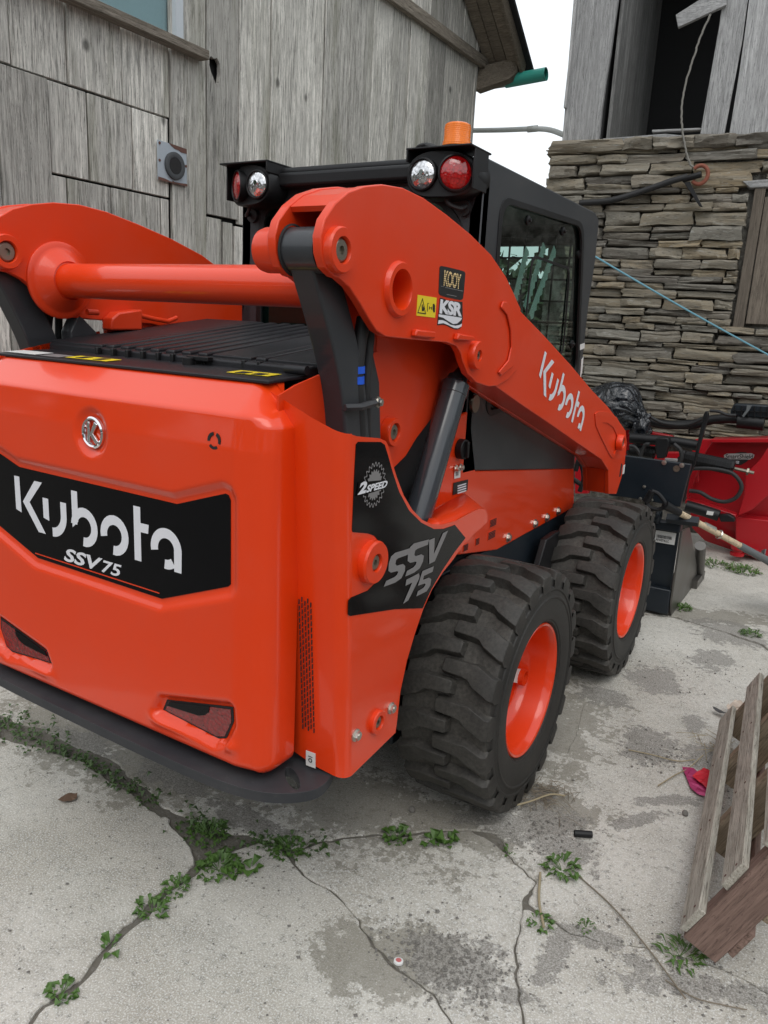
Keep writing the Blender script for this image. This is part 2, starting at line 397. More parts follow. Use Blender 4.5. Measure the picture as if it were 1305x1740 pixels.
def dirt_mat():
    m, t, b = nt('packed dirt'); v = coords(t, rnd=False); n1 = noise(t, 6, v, 8, .7); n2 = noise(t, 90, v, 5, .7)
    c = mix(t, n1.outputs[0], (.09, .08, .064), (.20, .185, .155)); c = mix(t, ramp(t, n2.outputs[0], [(.5, 0), (.7, .8)]).outputs[0], c, (.21, .20, .18))
    t.links.new(c, b.inputs['Base Color']); b.inputs['Roughness'].default_value = .95
    p = bump(t, b, n1.outputs[0], .6, .02); bump(t, b, n2.outputs[0], .8, .006, p); return m
DIRT = dirt_mat()
def concrete_mat(stains, dirt_shade):
    m, t, b = nt('old concrete'); v = coords(t, rnd=False)
    n0 = noise(t, 1.3, v, 5, .6); n1 = noise(t, 7, v, 8, .72, .3); n2 = noise(t, 48, v, 7, .75); n3 = noise(t, 210, v, 4, .7)
    c = mix(t, ramp(t, n0.outputs[0], [(.38, 0), (.62, 1)]).outputs[0], (.385, .358, .305), (.555, .53, .475))
    c = mix(t, ramp(t, n1.outputs[0], [(.30, .55), (.52, 0)]).outputs[0], c, (.25, .235, .20))
    c = mix(t, ramp(t, n2.outputs[0], [(.36, .8), (.47, 0)]).outputs[0], c, (.20, .19, .165))
    c = mix(t, ramp(t, n3.outputs[0], [(.50, 0), (.62, .8)]).outputs[0], c, (.74, .74, .72))
    vo = N(t, 'ShaderNodeTexVoronoi'); vo.inputs['Scale'].default_value = 75; t.links.new(v, vo.inputs['Vector'])
    sp = ramp(t, vo.outputs['Distance'], [(.14, 1), (.24, 0)])
    sel = ramp(t, noise(t, 33, v, 2).outputs[0], [(.52, 0), (.60, 1)])
    vc = N(t, 'ShaderNodeSeparateColor'); t.links.new(vo.outputs['Color'], vc.inputs[0])
    pc = ramp(t, vc.outputs[0], [(0, (.12, .11, .10)), (.5, (.30, .28, .26)), (1, (.55, .53, .5))])
    c = mix(t, math_(t, 'MULTIPLY', sp.outputs[0], math_(t, 'MULTIPLY', sel.outputs[0], .8)), c, pc.outputs[0])
    # worn and dirty patches and painted contact shade with outlines of their own
    tc = N(t, 'ShaderNodeTexCoord'); wn_ = noise(t, 5, tc.outputs['Object'], 6, .7); wn2 = noise(t, 32, tc.outputs['Object'], 5, .7)
    wob = math_(t, 'ADD', math_(t, 'MULTIPLY', math_(t, 'SUBTRACT', wn_.outputs[0], .5), 3.2), math_(t, 'MULTIPLY', math_(t, 'SUBTRACT', wn2.outputs[0], .5), 2.6))
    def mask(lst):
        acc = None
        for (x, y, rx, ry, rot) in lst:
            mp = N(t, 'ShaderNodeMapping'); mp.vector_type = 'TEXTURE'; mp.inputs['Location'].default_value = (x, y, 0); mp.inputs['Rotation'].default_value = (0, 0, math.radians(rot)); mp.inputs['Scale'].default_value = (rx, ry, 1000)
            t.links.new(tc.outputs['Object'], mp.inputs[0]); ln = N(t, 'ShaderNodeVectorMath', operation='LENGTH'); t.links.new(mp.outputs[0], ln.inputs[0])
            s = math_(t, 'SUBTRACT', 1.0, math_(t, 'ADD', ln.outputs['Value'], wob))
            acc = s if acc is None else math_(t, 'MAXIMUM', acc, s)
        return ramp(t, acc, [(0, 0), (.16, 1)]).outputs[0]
    grit = ramp(t, n3.outputs[0], [(.35, (.10, .094, .084)), (.60, (.33, .315, .29))]).outputs[0]
    ms = mask(stains); md = mask(dirt_shade)
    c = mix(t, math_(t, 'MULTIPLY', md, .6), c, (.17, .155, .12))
    c = mix(t, math_(t, 'MULTIPLY', ms, .72), c, grit)
    t.links.new(c, b.inputs['Base Color']); b.inputs['Roughness'].default_value = .9; b.inputs['Specular IOR Level'].default_value = .3
    p = bump(t, b, n1.outputs[0], .35, .012); p = bump(t, b, n2.outputs[0], .55, .006, p)
    p = bump(t, b, math_(t, 'SUBTRACT', 0, ms), .4, .006, p); bump(t, b, n3.outputs[0], .5, .0022, p); return m
def leaf_mat(name, a, b_):
    m, t, b = nt(name); v = coords(t, rnd=True); n = noise(t, 25, v, 4); t.links.new(mix(t, n.outputs[0], a, b_), b.inputs['Base Color'])
    b.inputs['Roughness'].default_value = .5; b.inputs['Subsurface Weight'].default_value = 0; return m
LEAF = leaf_mat('weed leaf', (.030, .078, .012), (.10, .19, .035)); MOSS = leaf_mat('creeping weed leaf', (.024, .055, .012), (.07, .13, .026))
STRAW = plain('dry straw', (.36, .30, .19), .8); TWIG = plain('twig', (.20, .165, .12), .8)
def bag_mat():
    m, t, b = nt('black bin bag'); b.inputs['Base Color'].default_value = (.006, .008, .012, 1); b.inputs['Roughness'].default_value = .16; b.inputs['Coat Weight'].default_value = .6
    v = coords(t, (1, 1, 1), False); n = noise(t, 7, v, 3, .5, 2.5); bump(t, b, n.outputs[0], .7, .05); return m
BAG = bag_mat()
TEAL = plain('teal plastic pipe', (.03, .30, .24), .4); PVC = plain('grey conduit', (.42, .44, .42), .5); GALV = plain('worn pale blue metal', (.42, .47, .52), .55, .1)
RUST = plain('rust', (.13, .06, .045), .8); ROPEB = plain('blue rope', (.16, .38, .48), .7); ROPEG = plain('grey rope', (.22, .21, .19), .9)
SHAFT = wood('ash shovel shaft', (.60, .49, .34), (.42, .33, .22), (8, 8, 8), bumps=.1, knots=False); SHOVELG = plain('grey plastic', (.12, .13, .135), .5)

# ================================================================ GROUND
def gp(*pts, z=0): return [U(p, 'z', z) for p in pts]
ground = G().prism([(-60, -60, -.0085), (60, -60, -.0085), (60, 60, -.0085), (-60, 60, -.0085)], (0, 0, -.05)).out('ground', DIRT); tag(ground, kind='structure')
# stain and painted shade patches, given where they lie on the concrete (px of the photograph -> ground point, radii in metres)
def pt(px, py, rx, ry, rot=0): q = U((px, py), 'z', 0); return (q.x, q.y, rx, ry, rot)
STAINS = [pt(800, 1650, .13, .10, 20), pt(760, 1620, .12, .06), pt(900, 1400, .22, .10, 35), pt(960, 1440, .13, .09), pt(1100, 1270, .10, .16, 10), pt(1120, 1160, .13, .18, 0),
          pt(1200, 1290, .09, .13, 0), pt(1210, 1120, .10, .16), pt(860, 1330, .16, .10), pt(1240, 1075, .2, .2), pt(1080, 1395, .03, .16, -35), pt(1130, 1360, .03, .14, -50),
          pt(1200, 1680, .22, .05, 25), pt(1000, 1590, .12, .03, 15), pt(1090, 1640, .05, .03), pt(870, 1690, .05, .05), pt(300, 1320, .16, .08), pt(150, 1265, .2, .06), pt(420, 1390, .2, .05), pt(1020, 1180, .12, .1), pt(930, 1640, .04, .12), pt(1180, 1230, .05, .09)]
DIRT_SHADE = [pt(250, 1300, .55, .20, 10), pt(560, 1360, .45, .2), pt(900, 1220, .35, .5), pt(640, 1630, .16, .13, 20), pt(700, 1600, .14, .09), pt(610, 1350, .55, .16, 10), pt(350, 1290, .5, .14, 12), pt(100, 1230, .35, .12), pt(950, 1370, .2, .14), pt(1240, 1050, .45, .14, 20), pt(760, 1400, .3, .1)]  # dirty ground, with the loader's contact shade painted in beneath it
CONC = concrete_mat(STAINS, DIRT_SHADE)
import mathutils.noise as mn
def slab(outline, z=0., mat=CONC, jag=.005):
    o = []
    n = len(outline)
    for i in range(n):
        a = V(outline[i]); b = V(outline[(i + 1) % n]); k = max(1, int(min((b - a).length, 6) / .018))
        d = b - a; nn = V((-d.y, d.x, 0)).normalized()
        for j in range(k):
            big = (b - a).length > 7
            q = a + d * (j / k); q = V((q.x, q.y, z)); w1_ = mn.noise_vector(V((q.x, q.y, 0)) * 9); w2_ = mn.noise_vector(V((q.x, q.y, 0)) * 33); jt = V((w1_.x, w1_.y, 0)) * .022 + V((w2_.x, w2_.y, 0)) * .010; o.append(q + (V((0, 0, 0)) if big else jt))
    ob = G().prism(o, (0, 0, -.06)).out('concrete_slab', mat, pave)
    me = ob.data
    bv = ob.modifiers.new('bevel', 'BEVEL'); bv.width = .004; bv.segments = 1; bv.limit_method = 'ANGLE'; bv.angle_limit = math.radians(50)
    return ob
pave = thing('pavement', None, None, kind='structure')
crackA = [(20, 1760), (60, 1722), (140, 1655), (185, 1605), (215, 1570), (262, 1528), (300, 1492), (328, 1462), (325, 1430)]
topA = [(290, 1392), (235, 1352), (170, 1312), (110, 1285), (40, 1262), (-60, 1230)]
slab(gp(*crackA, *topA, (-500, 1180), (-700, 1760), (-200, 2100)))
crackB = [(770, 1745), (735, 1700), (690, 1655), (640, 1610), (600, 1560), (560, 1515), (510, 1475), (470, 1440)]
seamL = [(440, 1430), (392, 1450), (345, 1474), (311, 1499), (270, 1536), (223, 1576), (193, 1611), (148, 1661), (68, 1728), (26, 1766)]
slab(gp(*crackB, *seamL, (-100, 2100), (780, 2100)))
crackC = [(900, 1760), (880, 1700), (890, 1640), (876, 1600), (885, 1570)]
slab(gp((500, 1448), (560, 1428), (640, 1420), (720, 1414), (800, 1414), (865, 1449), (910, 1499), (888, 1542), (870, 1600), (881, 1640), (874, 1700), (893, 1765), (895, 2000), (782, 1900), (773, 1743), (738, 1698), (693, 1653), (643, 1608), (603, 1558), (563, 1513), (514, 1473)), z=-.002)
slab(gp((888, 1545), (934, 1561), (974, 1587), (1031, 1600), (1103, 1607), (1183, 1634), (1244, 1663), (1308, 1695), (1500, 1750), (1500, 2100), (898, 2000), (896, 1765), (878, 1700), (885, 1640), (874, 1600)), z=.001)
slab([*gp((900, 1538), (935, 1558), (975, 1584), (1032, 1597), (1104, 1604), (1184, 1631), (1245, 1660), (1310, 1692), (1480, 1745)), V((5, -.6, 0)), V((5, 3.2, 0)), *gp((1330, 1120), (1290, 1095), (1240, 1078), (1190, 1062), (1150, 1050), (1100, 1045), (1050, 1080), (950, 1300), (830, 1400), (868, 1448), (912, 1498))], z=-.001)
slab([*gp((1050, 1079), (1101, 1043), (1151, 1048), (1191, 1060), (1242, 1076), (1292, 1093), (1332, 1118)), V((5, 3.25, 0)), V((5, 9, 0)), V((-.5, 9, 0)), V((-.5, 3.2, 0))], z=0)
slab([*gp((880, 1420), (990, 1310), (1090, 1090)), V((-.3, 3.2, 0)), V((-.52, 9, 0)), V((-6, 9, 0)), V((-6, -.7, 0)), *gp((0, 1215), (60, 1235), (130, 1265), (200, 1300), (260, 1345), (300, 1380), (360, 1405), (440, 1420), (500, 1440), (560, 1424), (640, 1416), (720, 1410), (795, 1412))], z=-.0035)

# ================================================================ LOADER
T = thing('skid_steer_loader', 'orange wheeled skid steer loader with enclosed charcoal cab, parked on the cracked concrete', 'skid steer loader', (0, 0, 0))
def boss(c, r, h, pr, name='pin_boss', side=1, parent=T, pinh=None):
    """collar ring with a pin in it, axis along x"""
    c = V(c); g = G(); s = side
    g.lathe([(r * 1.0, -.004), (r * 1.0, h * .75), (r * .93, h), (pr * 1.18, h), (pr * 1.10, h - .004), (pr * 1.1, -.004)], c, (s, 0, 0), 40)
    o = g.out(name, ORANGE_M, parent, smooth=True, ang=30)
    g = G(); hh = h - .005 if pinh is None else pinh
    g.lathe([(pr, -.004), (pr, hh - .003), (pr * .86, hh), (pr * .38, hh), (pr * .34, hh - .007), (.0002, hh - .007)], c, (s, 0, 0), 32)
    g.out('pin', PINM, o, smooth=True, ang=30)
    return o
def bolt(c, axis, r=.011, parent=T, mat=ZINC):
    c = V(c); a = V(axis).normalized(); g = G()
    g.cyl(c, c + a * .004, r * 1.35, n=16); g.cyl(c + a * .004, c + a * .013, r, n=6); g.cyl(c + a * .013, c + a * .015, r * .55, n=10)
    return g.out('bolt', mat, parent)
# ---- rear hood: one pressed panel as a height field
HB, HT, HW = .518, 1.443, .570
dec_px = [(0, 205), (75, 265), (700, 412), (893, 371), (906, 374), (912, 392), (911, 735), (903, 743), (640, 787), (150, 625), (0, 500)]
DPL = [U((a / 2.3304, 680 + b / 2.33), 'y', -1.06) for a, b in dec_px]
DP = [(p.x, p.z) for p in DPL[1:10]]
left_ = [(-.452, 1.198), (-.459, .981), ]
DECAL = [(-.452, 1.192)] + DP + [(-.457, .983)]
DECAL = [(-.449, 1.196), (-.313, 1.154), (.290, 1.149), (.442, 1.198), (.452, 1.196), (.458, 1.185), (.459, .988), (.452, .981), (.234, .900), (-.252, .906), (-.452, .979), (-.458, .99), (-.457, 1.19)]
LIGHT = [(.238, .626), (.461, .677), (.464, .640), (.441, .588), (.414, .578), (.223, .594)]
def inside(p, poly):
    c = False; n = len(poly)
    for i in range(n):
        a, b = poly[i], poly[i - 1]
        if (a[1] > p[1]) != (b[1] > p[1]) and p[0] < (b[0] - a[0]) * (p[1] - a[1]) / (b[1] - a[1]) + a[0]: c = not c
    return c
def pdist(p, poly):
    best = 9
    for i in range(len(poly)):
        a, b = poly[i], poly[i - 1]; dx, dy = b[0] - a[0], b[1] - a[1]; L = dx * dx + dy * dy
        u_ = 0 if L == 0 else max(0, min(1, ((p[0] - a[0]) * dx + (p[1] - a[1]) * dy) / L))
        best = min(best, math.hypot(p[0] - a[0] - u_ * dx, p[1] - a[1] - u_ * dy))
    return -best if inside(p, poly) else best
def sst(a, b, x): x = max(0, min(1, (x - a) / (b - a))); return x * x * (3 - 2 * x)
LM = [(-a, b) for a, b in LIGHT]
VENT = [(.262 * 1.0, 1.279)]
def hood_y(x, z, s):
    y = -1.07
    # crown: upper face leans forward, side edges rounded
    y += max(0, (z - 1.375)) * 1.15 + max(0, z - 1.30) * .10
    y += sst(.40, .0, z - HB) * .0
    ax = abs(x)
    y += sst(.47, .54, ax) * .012
    r = .05
    if s < r: y += r - math.sqrt(max(0, r * r - (r - s) ** 2))
    d = pdist((x, z), DECAL)
    y += .012 * (1 - sst(.006, .034, d)) if d > 0 else .012
    if ax > .15 and z < .72:
        dl = pdist((ax, z), LIGHT)
        y += .020 * (1 - sst(.002, .026, dl)) if dl > 0 else .020
        y -= .009 * math.exp(-((z - (.572 + .22 * (ax - .22) * .2)) / .016) ** 2) * sst(.17, .24, ax) * (1 - sst(.47, .50, ax)) * (1 if dl > .004 else 0)
    de = math.hypot(x - .003, z - 1.285)
    if de < .09: y += .013 * (1 - sst(.040, .068, de))
    return y
def hw(z):
    w_ = HW
    if z > 1.355: w_ -= (z - 1.355) / .088 * .075
    if z < HB + .035: w_ -= .035 - math.sqrt(max(0, .035 ** 2 - (HB + .035 - z) ** 2))
    return w_
g = G(); NX, NZ = 230, 170
rows = []
for j in range(NZ + 1):
    tz = j / NZ; z = HB + (HT - HB) * tz
    row = []
    for i in range(NX + 1):
        u_ = i / NX * 2 - 1; u_ = math.copysign(1 - (1 - abs(u_)) ** 1.25, u_); wz = hw(z); x = u_ * wz
        sdist = min(wz - abs(x), (z - HB) * 1.9, 1)
        row.append(V((x, hood_y(x, z, sdist), z)))
    rows.append(row)
vs = [p for r_ in rows for p in r_]; W1 = NX + 1
fs = [(j * W1 + i, j * W1 + i + 1, (j + 1) * W1 + i + 1, (j + 1) * W1 + i) for j in range(NZ) for i in range(NX)]
loop = [j * W1 for j in range(NZ, -1, -1)] + [i for i in range(1, W1)] + [j * W1 + NX for j in range(1, NZ + 1)] + [NZ * W1 + i for i in range(NX - 1, 0, -1)]
b0 = len(vs)
for k in loop: p = vs[k]; vs.append(V((p.x, -.952, p.z)))
n_ = len(loop)
fs += [(loop[i], loop[(i + 1) % n_], b0 + (i + 1) % n_, b0 + i) for i in range(n_)]
g.add(vs, fs); hood = g.out('rear_hood', ORANGE, T, smooth=True, ang=60)
YD = -1.0595
dec = flat('hood_decal', [(a, YD, b) for a, b in DECAL], GLOSSB, T, (0, .001, 0))
logo((0, YD, .982), (1, 0, 0), (0, 0, 1), WHITE, dec)
lettering('SSV', (-.140, YD, .922), (.142, 0, -.0), (.018, 0, .038), WHITE, dec, bold=.03)
lettering('75', (.010, YD, .9225), (.070, 0, 0), (.014, 0, .034), WHITE, dec, bold=.02)
flat('pinstripe', [(-.262, YD - .0006, .9165), (.227, YD - .0006, .9115), (.227, YD - .0006, .9145), (-.262, YD - .0006, .9195)], ORANGE_M, dec, (0, -.0006, 0))
# emblem
ec = V((.003, -1.058, 1.285))
g = G(); g.lathe([(.030, 0), (.032, .007), (.036, .009), (.040, .006), (.041, 0)], ec, (0, -1, 0), 48, True)
em = g.out('emblem', CHROME, T, smooth=True)
g = G()
for pl in ([(-.017, -.026), (-.008, -.026), (-.008, .026), (-.017, .026)], [(-.008, -.004), (.010, .028), (.021, .022), (.003, -.002), (.022, -.021), (.012, -.028), (-.008, -.006)]):
    g.prism([ec + V((a, -.002, b)) for a, b in pl], (0, -.006, 0))
g.out('emblem_bar', CHROME, em, bevel=.0012)
# round vent with three slots
vc = U((364, 749), 'y', -1.069)
g = G()
for k in range(3):
    a0 = 100 + 120 * k; pl = arcpoly(0, 0, .0195, .0125, a0, a0 + 86, 10)
    g.prism([vc + V((a, -.0012, b)) for a, b in pl], (0, .003, 0))
g.out('vent_slot', DARKIN, T)
# tail lights
for s in (1, -1):
    g = G(); fr = [(s * a, -1.0525, b) for a, b in LIGHT]; g.prism(fr, (0, .004, 0)); tl = g.out('tail_light', DARKIN, T)
    cx = sum(a for a, b in LIGHT) / 6; cz = sum(b for a, b in LIGHT) / 6
    inn = [(s * (cx + (a - cx) * .93), -1.0540, cz + (b - cz) * .87) for a, b in LIGHT]
    G().prism(inn, (0, .001, 0)).out('lens', LTAIL, tl)
    up = [(.250, .6255), (.388, .657), (.385, .640), (.372, .628), (.350, .620), (.242, .612)]
    G().prism([(s * a, -1.0560, b) for a, b in up], (0, .0015, 0)).out('smoked_cover', GLOSSB, tl)
# black strip between hood and cover
g = G(); g.prism([(-.50, -.985, 1.4415), (.50, -.985, 1.4415), (.50, -.80, 1.453), (-.50, -.80, 1.453)], (0, 0, .008)); strip = g.out('cover_sill', COVER, T, bevel=.002)
def top_sticker(nm, x0, x1, y0, y1, mat, z=1.4565, par=strip):
    f_ = lambda x, y: (x, y, z + (y + .9) * .063)
    return flat(nm, [f_(x0, y0), f_(x1, y0), f_(x1, y1), f_(x0, y1)], mat, par, (0, 0, .0008))
s1 = top_sticker('warning_sticker', -.235, -.07, -.955, -.905, YELLOW)
s2 = top_sticker('warning_sticker', .33, .455, -.935, -.885, YELLOW)
top_sticker('maker_sticker', -.50, -.36, -.96, -.90, STICKW, 1.4560); top_sticker('maker_sticker', -.33, -.25, -.965, -.915, GREYL, 1.4560)
for st, xs in ((s1, (-.20, -.13)), (s2, (.355, .405))):
    for xx in xs: top_sticker('symbol', xx, xx + .03, -.935 if st is s2 else -.95, -.905 if st is s2 else -.915, INK, 1.4576, st)
# engine cover: lid, ribs, latch, hinges
lid_pts = [(-.50, -.815), (.50, -.845), (.53, -.16), (-.53, -.12)]
def lz(y): return 1.486 + (y + .82) * .128
g = G(); base = [V((x, y, lz(y) - .008)) for x, y in lid_pts]; g.prism(base, (0, 0, -.036)); lid = g.out('engine_cover', COVER, T, bevel=.006, seg=3)
for k, (xa, xb) in enumerate([(-.50, -.26), (.16, .30), (.345, .52)]):
    g = G(); g.prism([(xa + .006, -.812, lz(-.812) - .001), (xb, -.815, lz(-.815) - .001), (xb + .01, -.15, lz(-.15) - .001), (xa + .004, -.15, lz(-.15) - .001)], (0, 0, -.012)); g.out('cover_panel', COVER, lid, bevel=.003)
for xa in [-.245, -.185, -.125, -.065, -.005, .055, .115, .313]:
    g = G(); g.prism([(xa, -.814, lz(-.814) + .001), (xa + .034, -.815, lz(-.815) + .001), (xa + .042, -.17, lz(-.17) + .001), (xa + .008, -.17, lz(-.17) + .001)], (0, 0, -.016)); g.out('cover_slat', COVER, lid, bevel=.005, seg=2)
for xa in [-.265, -.20, -.14, -.08, -.02, .035, .095, .15, .285, .335]:
    g = G(); g.box((xa + .01, -.832, 1.463), (.012, .016, .034)); g.out('cover_clip', BLACKP, T, bevel=.003)
g = G(); g.cyl((.13, -.86, 1.452), (.13, -.86, 1.476), .016, n=20); g.box((.155, -.846, 1.474), (.075, .02, .012)); g.out('latch', BLACKP, T, bevel=.002)
g = G(); g.cyl((.455, -.868, 1.470), (.515, -.866, 1.470), .011, n=20); g.out('hinge_roll', COVER, T, smooth=True)
# triangular sheet and side wall beside the cover
for s in (1, -1):
    q_ = [U(k_, 'x', .535) for k_ in [(470, 672), (500, 654), (553, 631), (640, 597), (640, 800), (470, 800)]]; g = G(); g.prism([(s * p.x, p.y, p.z) for p in q_], (s * .006, 0, 0)); g.out('hood_side_sheet', ORANGE_M, T)
# bumper plate
bo = [(-.64, -.90), (-.66, -.96), (-.645, -1.01), (-.59, -1.065), (-.47, -1.088), (0, -1.098), (.38, -1.102), (.53, -1.088), (.61, -1.055), (.665, -1.0), (.672, -.95), (.64, -.86), (-.64, -.86)]
bo = smoothpts([V((a, b, .474)) for a, b in bo], 2)
slot = circ((.592, -.985, .474), .050, 'z', 20, .015)
slot = [V((.592, -.985, .474)) + Matrix.Rotation(math.radians(-38), 3, 'Z') @ (p - V((.592, -.985, .474))) for p in slot]
g = G(); g.prism(bo, (0, 0, .027), [slot[::-1]]); g.out('bumper_plate', CHAR_M, T, bevel=.002)
# ---- side panels (bent sheet)
z3 = lambda pts: zc(480, 700, 2.719, pts)
PX = .70
edge_px = z3([(345, 113), (400, 118), (450, 122), (478, 135), (492, 165), (505, 225), (528, 300), (560, 385), (600, 452), (645, 498), (690, 520), (740, 520), (800, 503), (870, 465), (910, 447), (937, 450), (948, 475), (945, 510), (880, 568), (830, 622), (790, 680), (740, 742), (690, 822), (650, 912), (610, 1030), (575, 1150), (545, 1290), (528, 1440), (522, 1482)])
edge = [U(p, 'x', PX) for p in edge_px]
def pbend(t):  # rear bend line from bottom (t=0) to top
    return V((PX, -.915 - .062 * t, .497 + (1.352 - .497) * t))
def side_panel(s):
    g = G(); poly = [pbend(0) + V((0, .03, 0)), ] + [V(p) for p in reversed(edge)] + [pbend(1) + V((0, .03, -.002)), ]
    poly = [V((s * p.x, p.y, p.z)) for p in poly]
    g.prism(poly, (-s * .006, 0, 0))
    # bend and rear strip
    cols = []
    for i in range(9):
        a = i / 8 * math.pi / 2; cols.append((PX - .035 + .035 * math.cos(a), -.035 * math.sin(a) + .03))
    cols += [(.62, -.010), (.50, -.002)]
    for i in range(len(cols) - 1):
        q = []
        for (cx_, dy), t_ in ((cols[i], 0), (cols[i + 1], 0), (cols[i + 1], 1), (cols[i], 1)):
            p = pbend(t_); zz = p.z + ((.022 if t_ == 0 else .045) * (PX - cx_) / .12)
            q.append(V((s * cx_, p.y + dy, zz)))
        nrm = (q[1] - q[0]).cross(q[2] - q[0]).normalized()
        g.add(q, [(0, 1, 2, 3)])
    return g.out('side_panel', ORANGE, T, smooth=True, ang=40)
sp = side_panel(1); side_panel(-1)
dpx = z3([(350, 138), (455, 139), (473, 152), (488, 200), (510, 280), (540, 370), (585, 455), (640, 510), (700, 541), (745, 540), (797, 522), (846, 582), (795, 648), (740, 730), (690, 815), (648, 907), (520, 911), (312, 943), (303, 936), (305, 872), (318, 857), (395, 825), (440, 780), (462, 715), (462, 650), (446, 598), (425, 572), (395, 561), (325, 555), (322, 545), (332, 300), (340, 150)])
dd = flat('side_decal', [U(p, 'x', PX + .0012) for p in dpx], GLOSSB, sp, (-.001, 0, 0))
XD = PX + .002
def corners_text(txt, bl, br, tl, mat, par, plane=('x', XD), bold=.02, sp_=1.0, th=.0006):
    O = U(bl, *plane); u_ = U(br, *plane) - O; v_ = U(tl, *plane) - O
    return lettering(txt, O, u_, v_, mat, par, bold, th, spacing=sp_)
q3 = lambda a, b: z3([(a, b)])[0]
# large grey model lettering built of slanted strokes
def strokes(par, polys, mat, plane=('x', XD), th=.0008, name='lettering'):
    g = G(); nrm = {'x': V((1, 0, 0)), 'y': V((0, -1, 0))}[plane[0]]
    for k, pl in enumerate(polys):
        pts = [U(p, *plane) + nrm * (th + .00004 * k) for p in pl]; g.add(pts, [tuple(t) for t in tessellate_polygon([pts])])
    return g.out(name, mat, par)
strokes(dd, [z3(p) for p in [
  [(592, 628), (588, 655), (533, 676), (524, 684), (520, 702), (527, 710), (556, 702), (566, 712), (564, 735), (548, 768), (520, 788), (466, 808), (478, 780), (515, 763), (528, 752), (534, 738), (528, 735), (500, 742), (488, 734), (490, 700), (500, 668), (520, 650)],
  [(676, 588), (671, 613), (622, 632), (612, 640), (608, 660), (614, 666), (640, 657), (652, 664), (648, 690), (633, 722), (607, 742), (566, 760), (574, 734), (603, 718), (614, 706), (618, 694), (612, 691), (588, 697), (577, 688), (578, 660), (588, 625), (606, 607)],
  [(676, 592), (702, 581), (699, 655), (740, 560), (764, 547), (702, 690), (677, 702)],
  [(571, 775), (628, 745), (632, 757), (630, 770), (580, 870), (556, 886), (598, 788), (567, 803)],
  [(645, 735), (698, 712), (692, 738), (652, 757), (648, 775), (675, 765), (686, 772), (682, 800), (665, 828), (617, 852), (624, 828), (650, 812), (660, 797), (655, 792), (624, 803)]]], GREYL)
# gear and 2SPEED
gc = U(q3(424, 337), 'x', XD)
def gear(c, r0, r1, n, h, w0=.5):
    o = []
    for i in range(n * 4):
        a = 2 * math.pi * i / (n * 4); r = r1 if (i % 4) in (1, 2) else r0; o.append(c + V((0, math.cos(a) * r * .93, math.sin(a) * r)))
    return o
go = gear(gc, .046, .053, 22, 0); gi = gear(gc, .0425, .0495, 22, 0)
g = G(); g.prism(go, (.0006, 0, 0), [gi]); g.out('gear_outline', GREYL, dd)
g = G(); g.prism(gear(gc + V((.0002, 0, 0)), .031, .036, 20, 0), (.0006, 0, 0)); g.out('gear_print', GREYL, dd)
g = G(); g.prism([U(q, 'x', XD + .0012) for q in z3([(343, 390), (352, 325), (492, 312), (482, 350), (400, 376)])], (.0003, 0, 0)); g.out('gear_band', GLOSSB, dd)
corners_text('2', q3(346, 384), q3(382, 374), q3(362, 325), WHITE, dd, ('x', XD + .0018), .05)
corners_text('SPEED', q3(384, 374), q3(479, 348), q3(394, 338), WHITE, dd, ('x', XD + .0018), .04)
# bosses and bolts on the side panel
b1 = U(q3(402, 690), 'x', PX); boss((PX, b1.y, b1.z), .052, .022, .019)
b2 = U(q3(432, 1430), 'x', PX); boss((PX, b2.y, b2.z), .032, .012, .016)
for q in ((345, 1495), (507, 1370)): p = U(q3(*q), 'x', PX + .006); bolt((PX, p.y, p.z), (1, 0, 0), .012)
# vent slots on the rear strip
g = G()
for i in range(5):
    for j in range(22):
        x = .578 + i * .0085; z = .606 + j * .0158 + (.008 if i % 2 else 0); yy = -.915 - .062 * (z - .497) / .855 - .0085
        x += (z - .78) * -.01
        g.prism([(x, yy - .0012 - .001, z), (x + .003, yy - .0022, z + .001), (x + .003, yy - .0022, z + .0125), (x, yy - .0022, z + .0125)], (0, .001, 0))
g.out('vent_slot', DARKIN, sp)
q = [U(p, 'y', -.926) for p in [(521, 1274), (537, 1280), (537, 1305), (521, 1299)]]
ss = flat('service_sticker', [p + V((0, -.003, 0)) for p in q], STICKW, sp, (0, .001, 0))
g = G(); c_ = (q[0] + q[2]) / 2 + V((0, -.0045, -.002)); g.lathe([(.0035, 0), (.006, 0)], c_, (0, -1, 0), 20); g.box(c_ + V((0, 0, .010)), (.013, .0004, .002)); g.out('symbol', INK, ss)
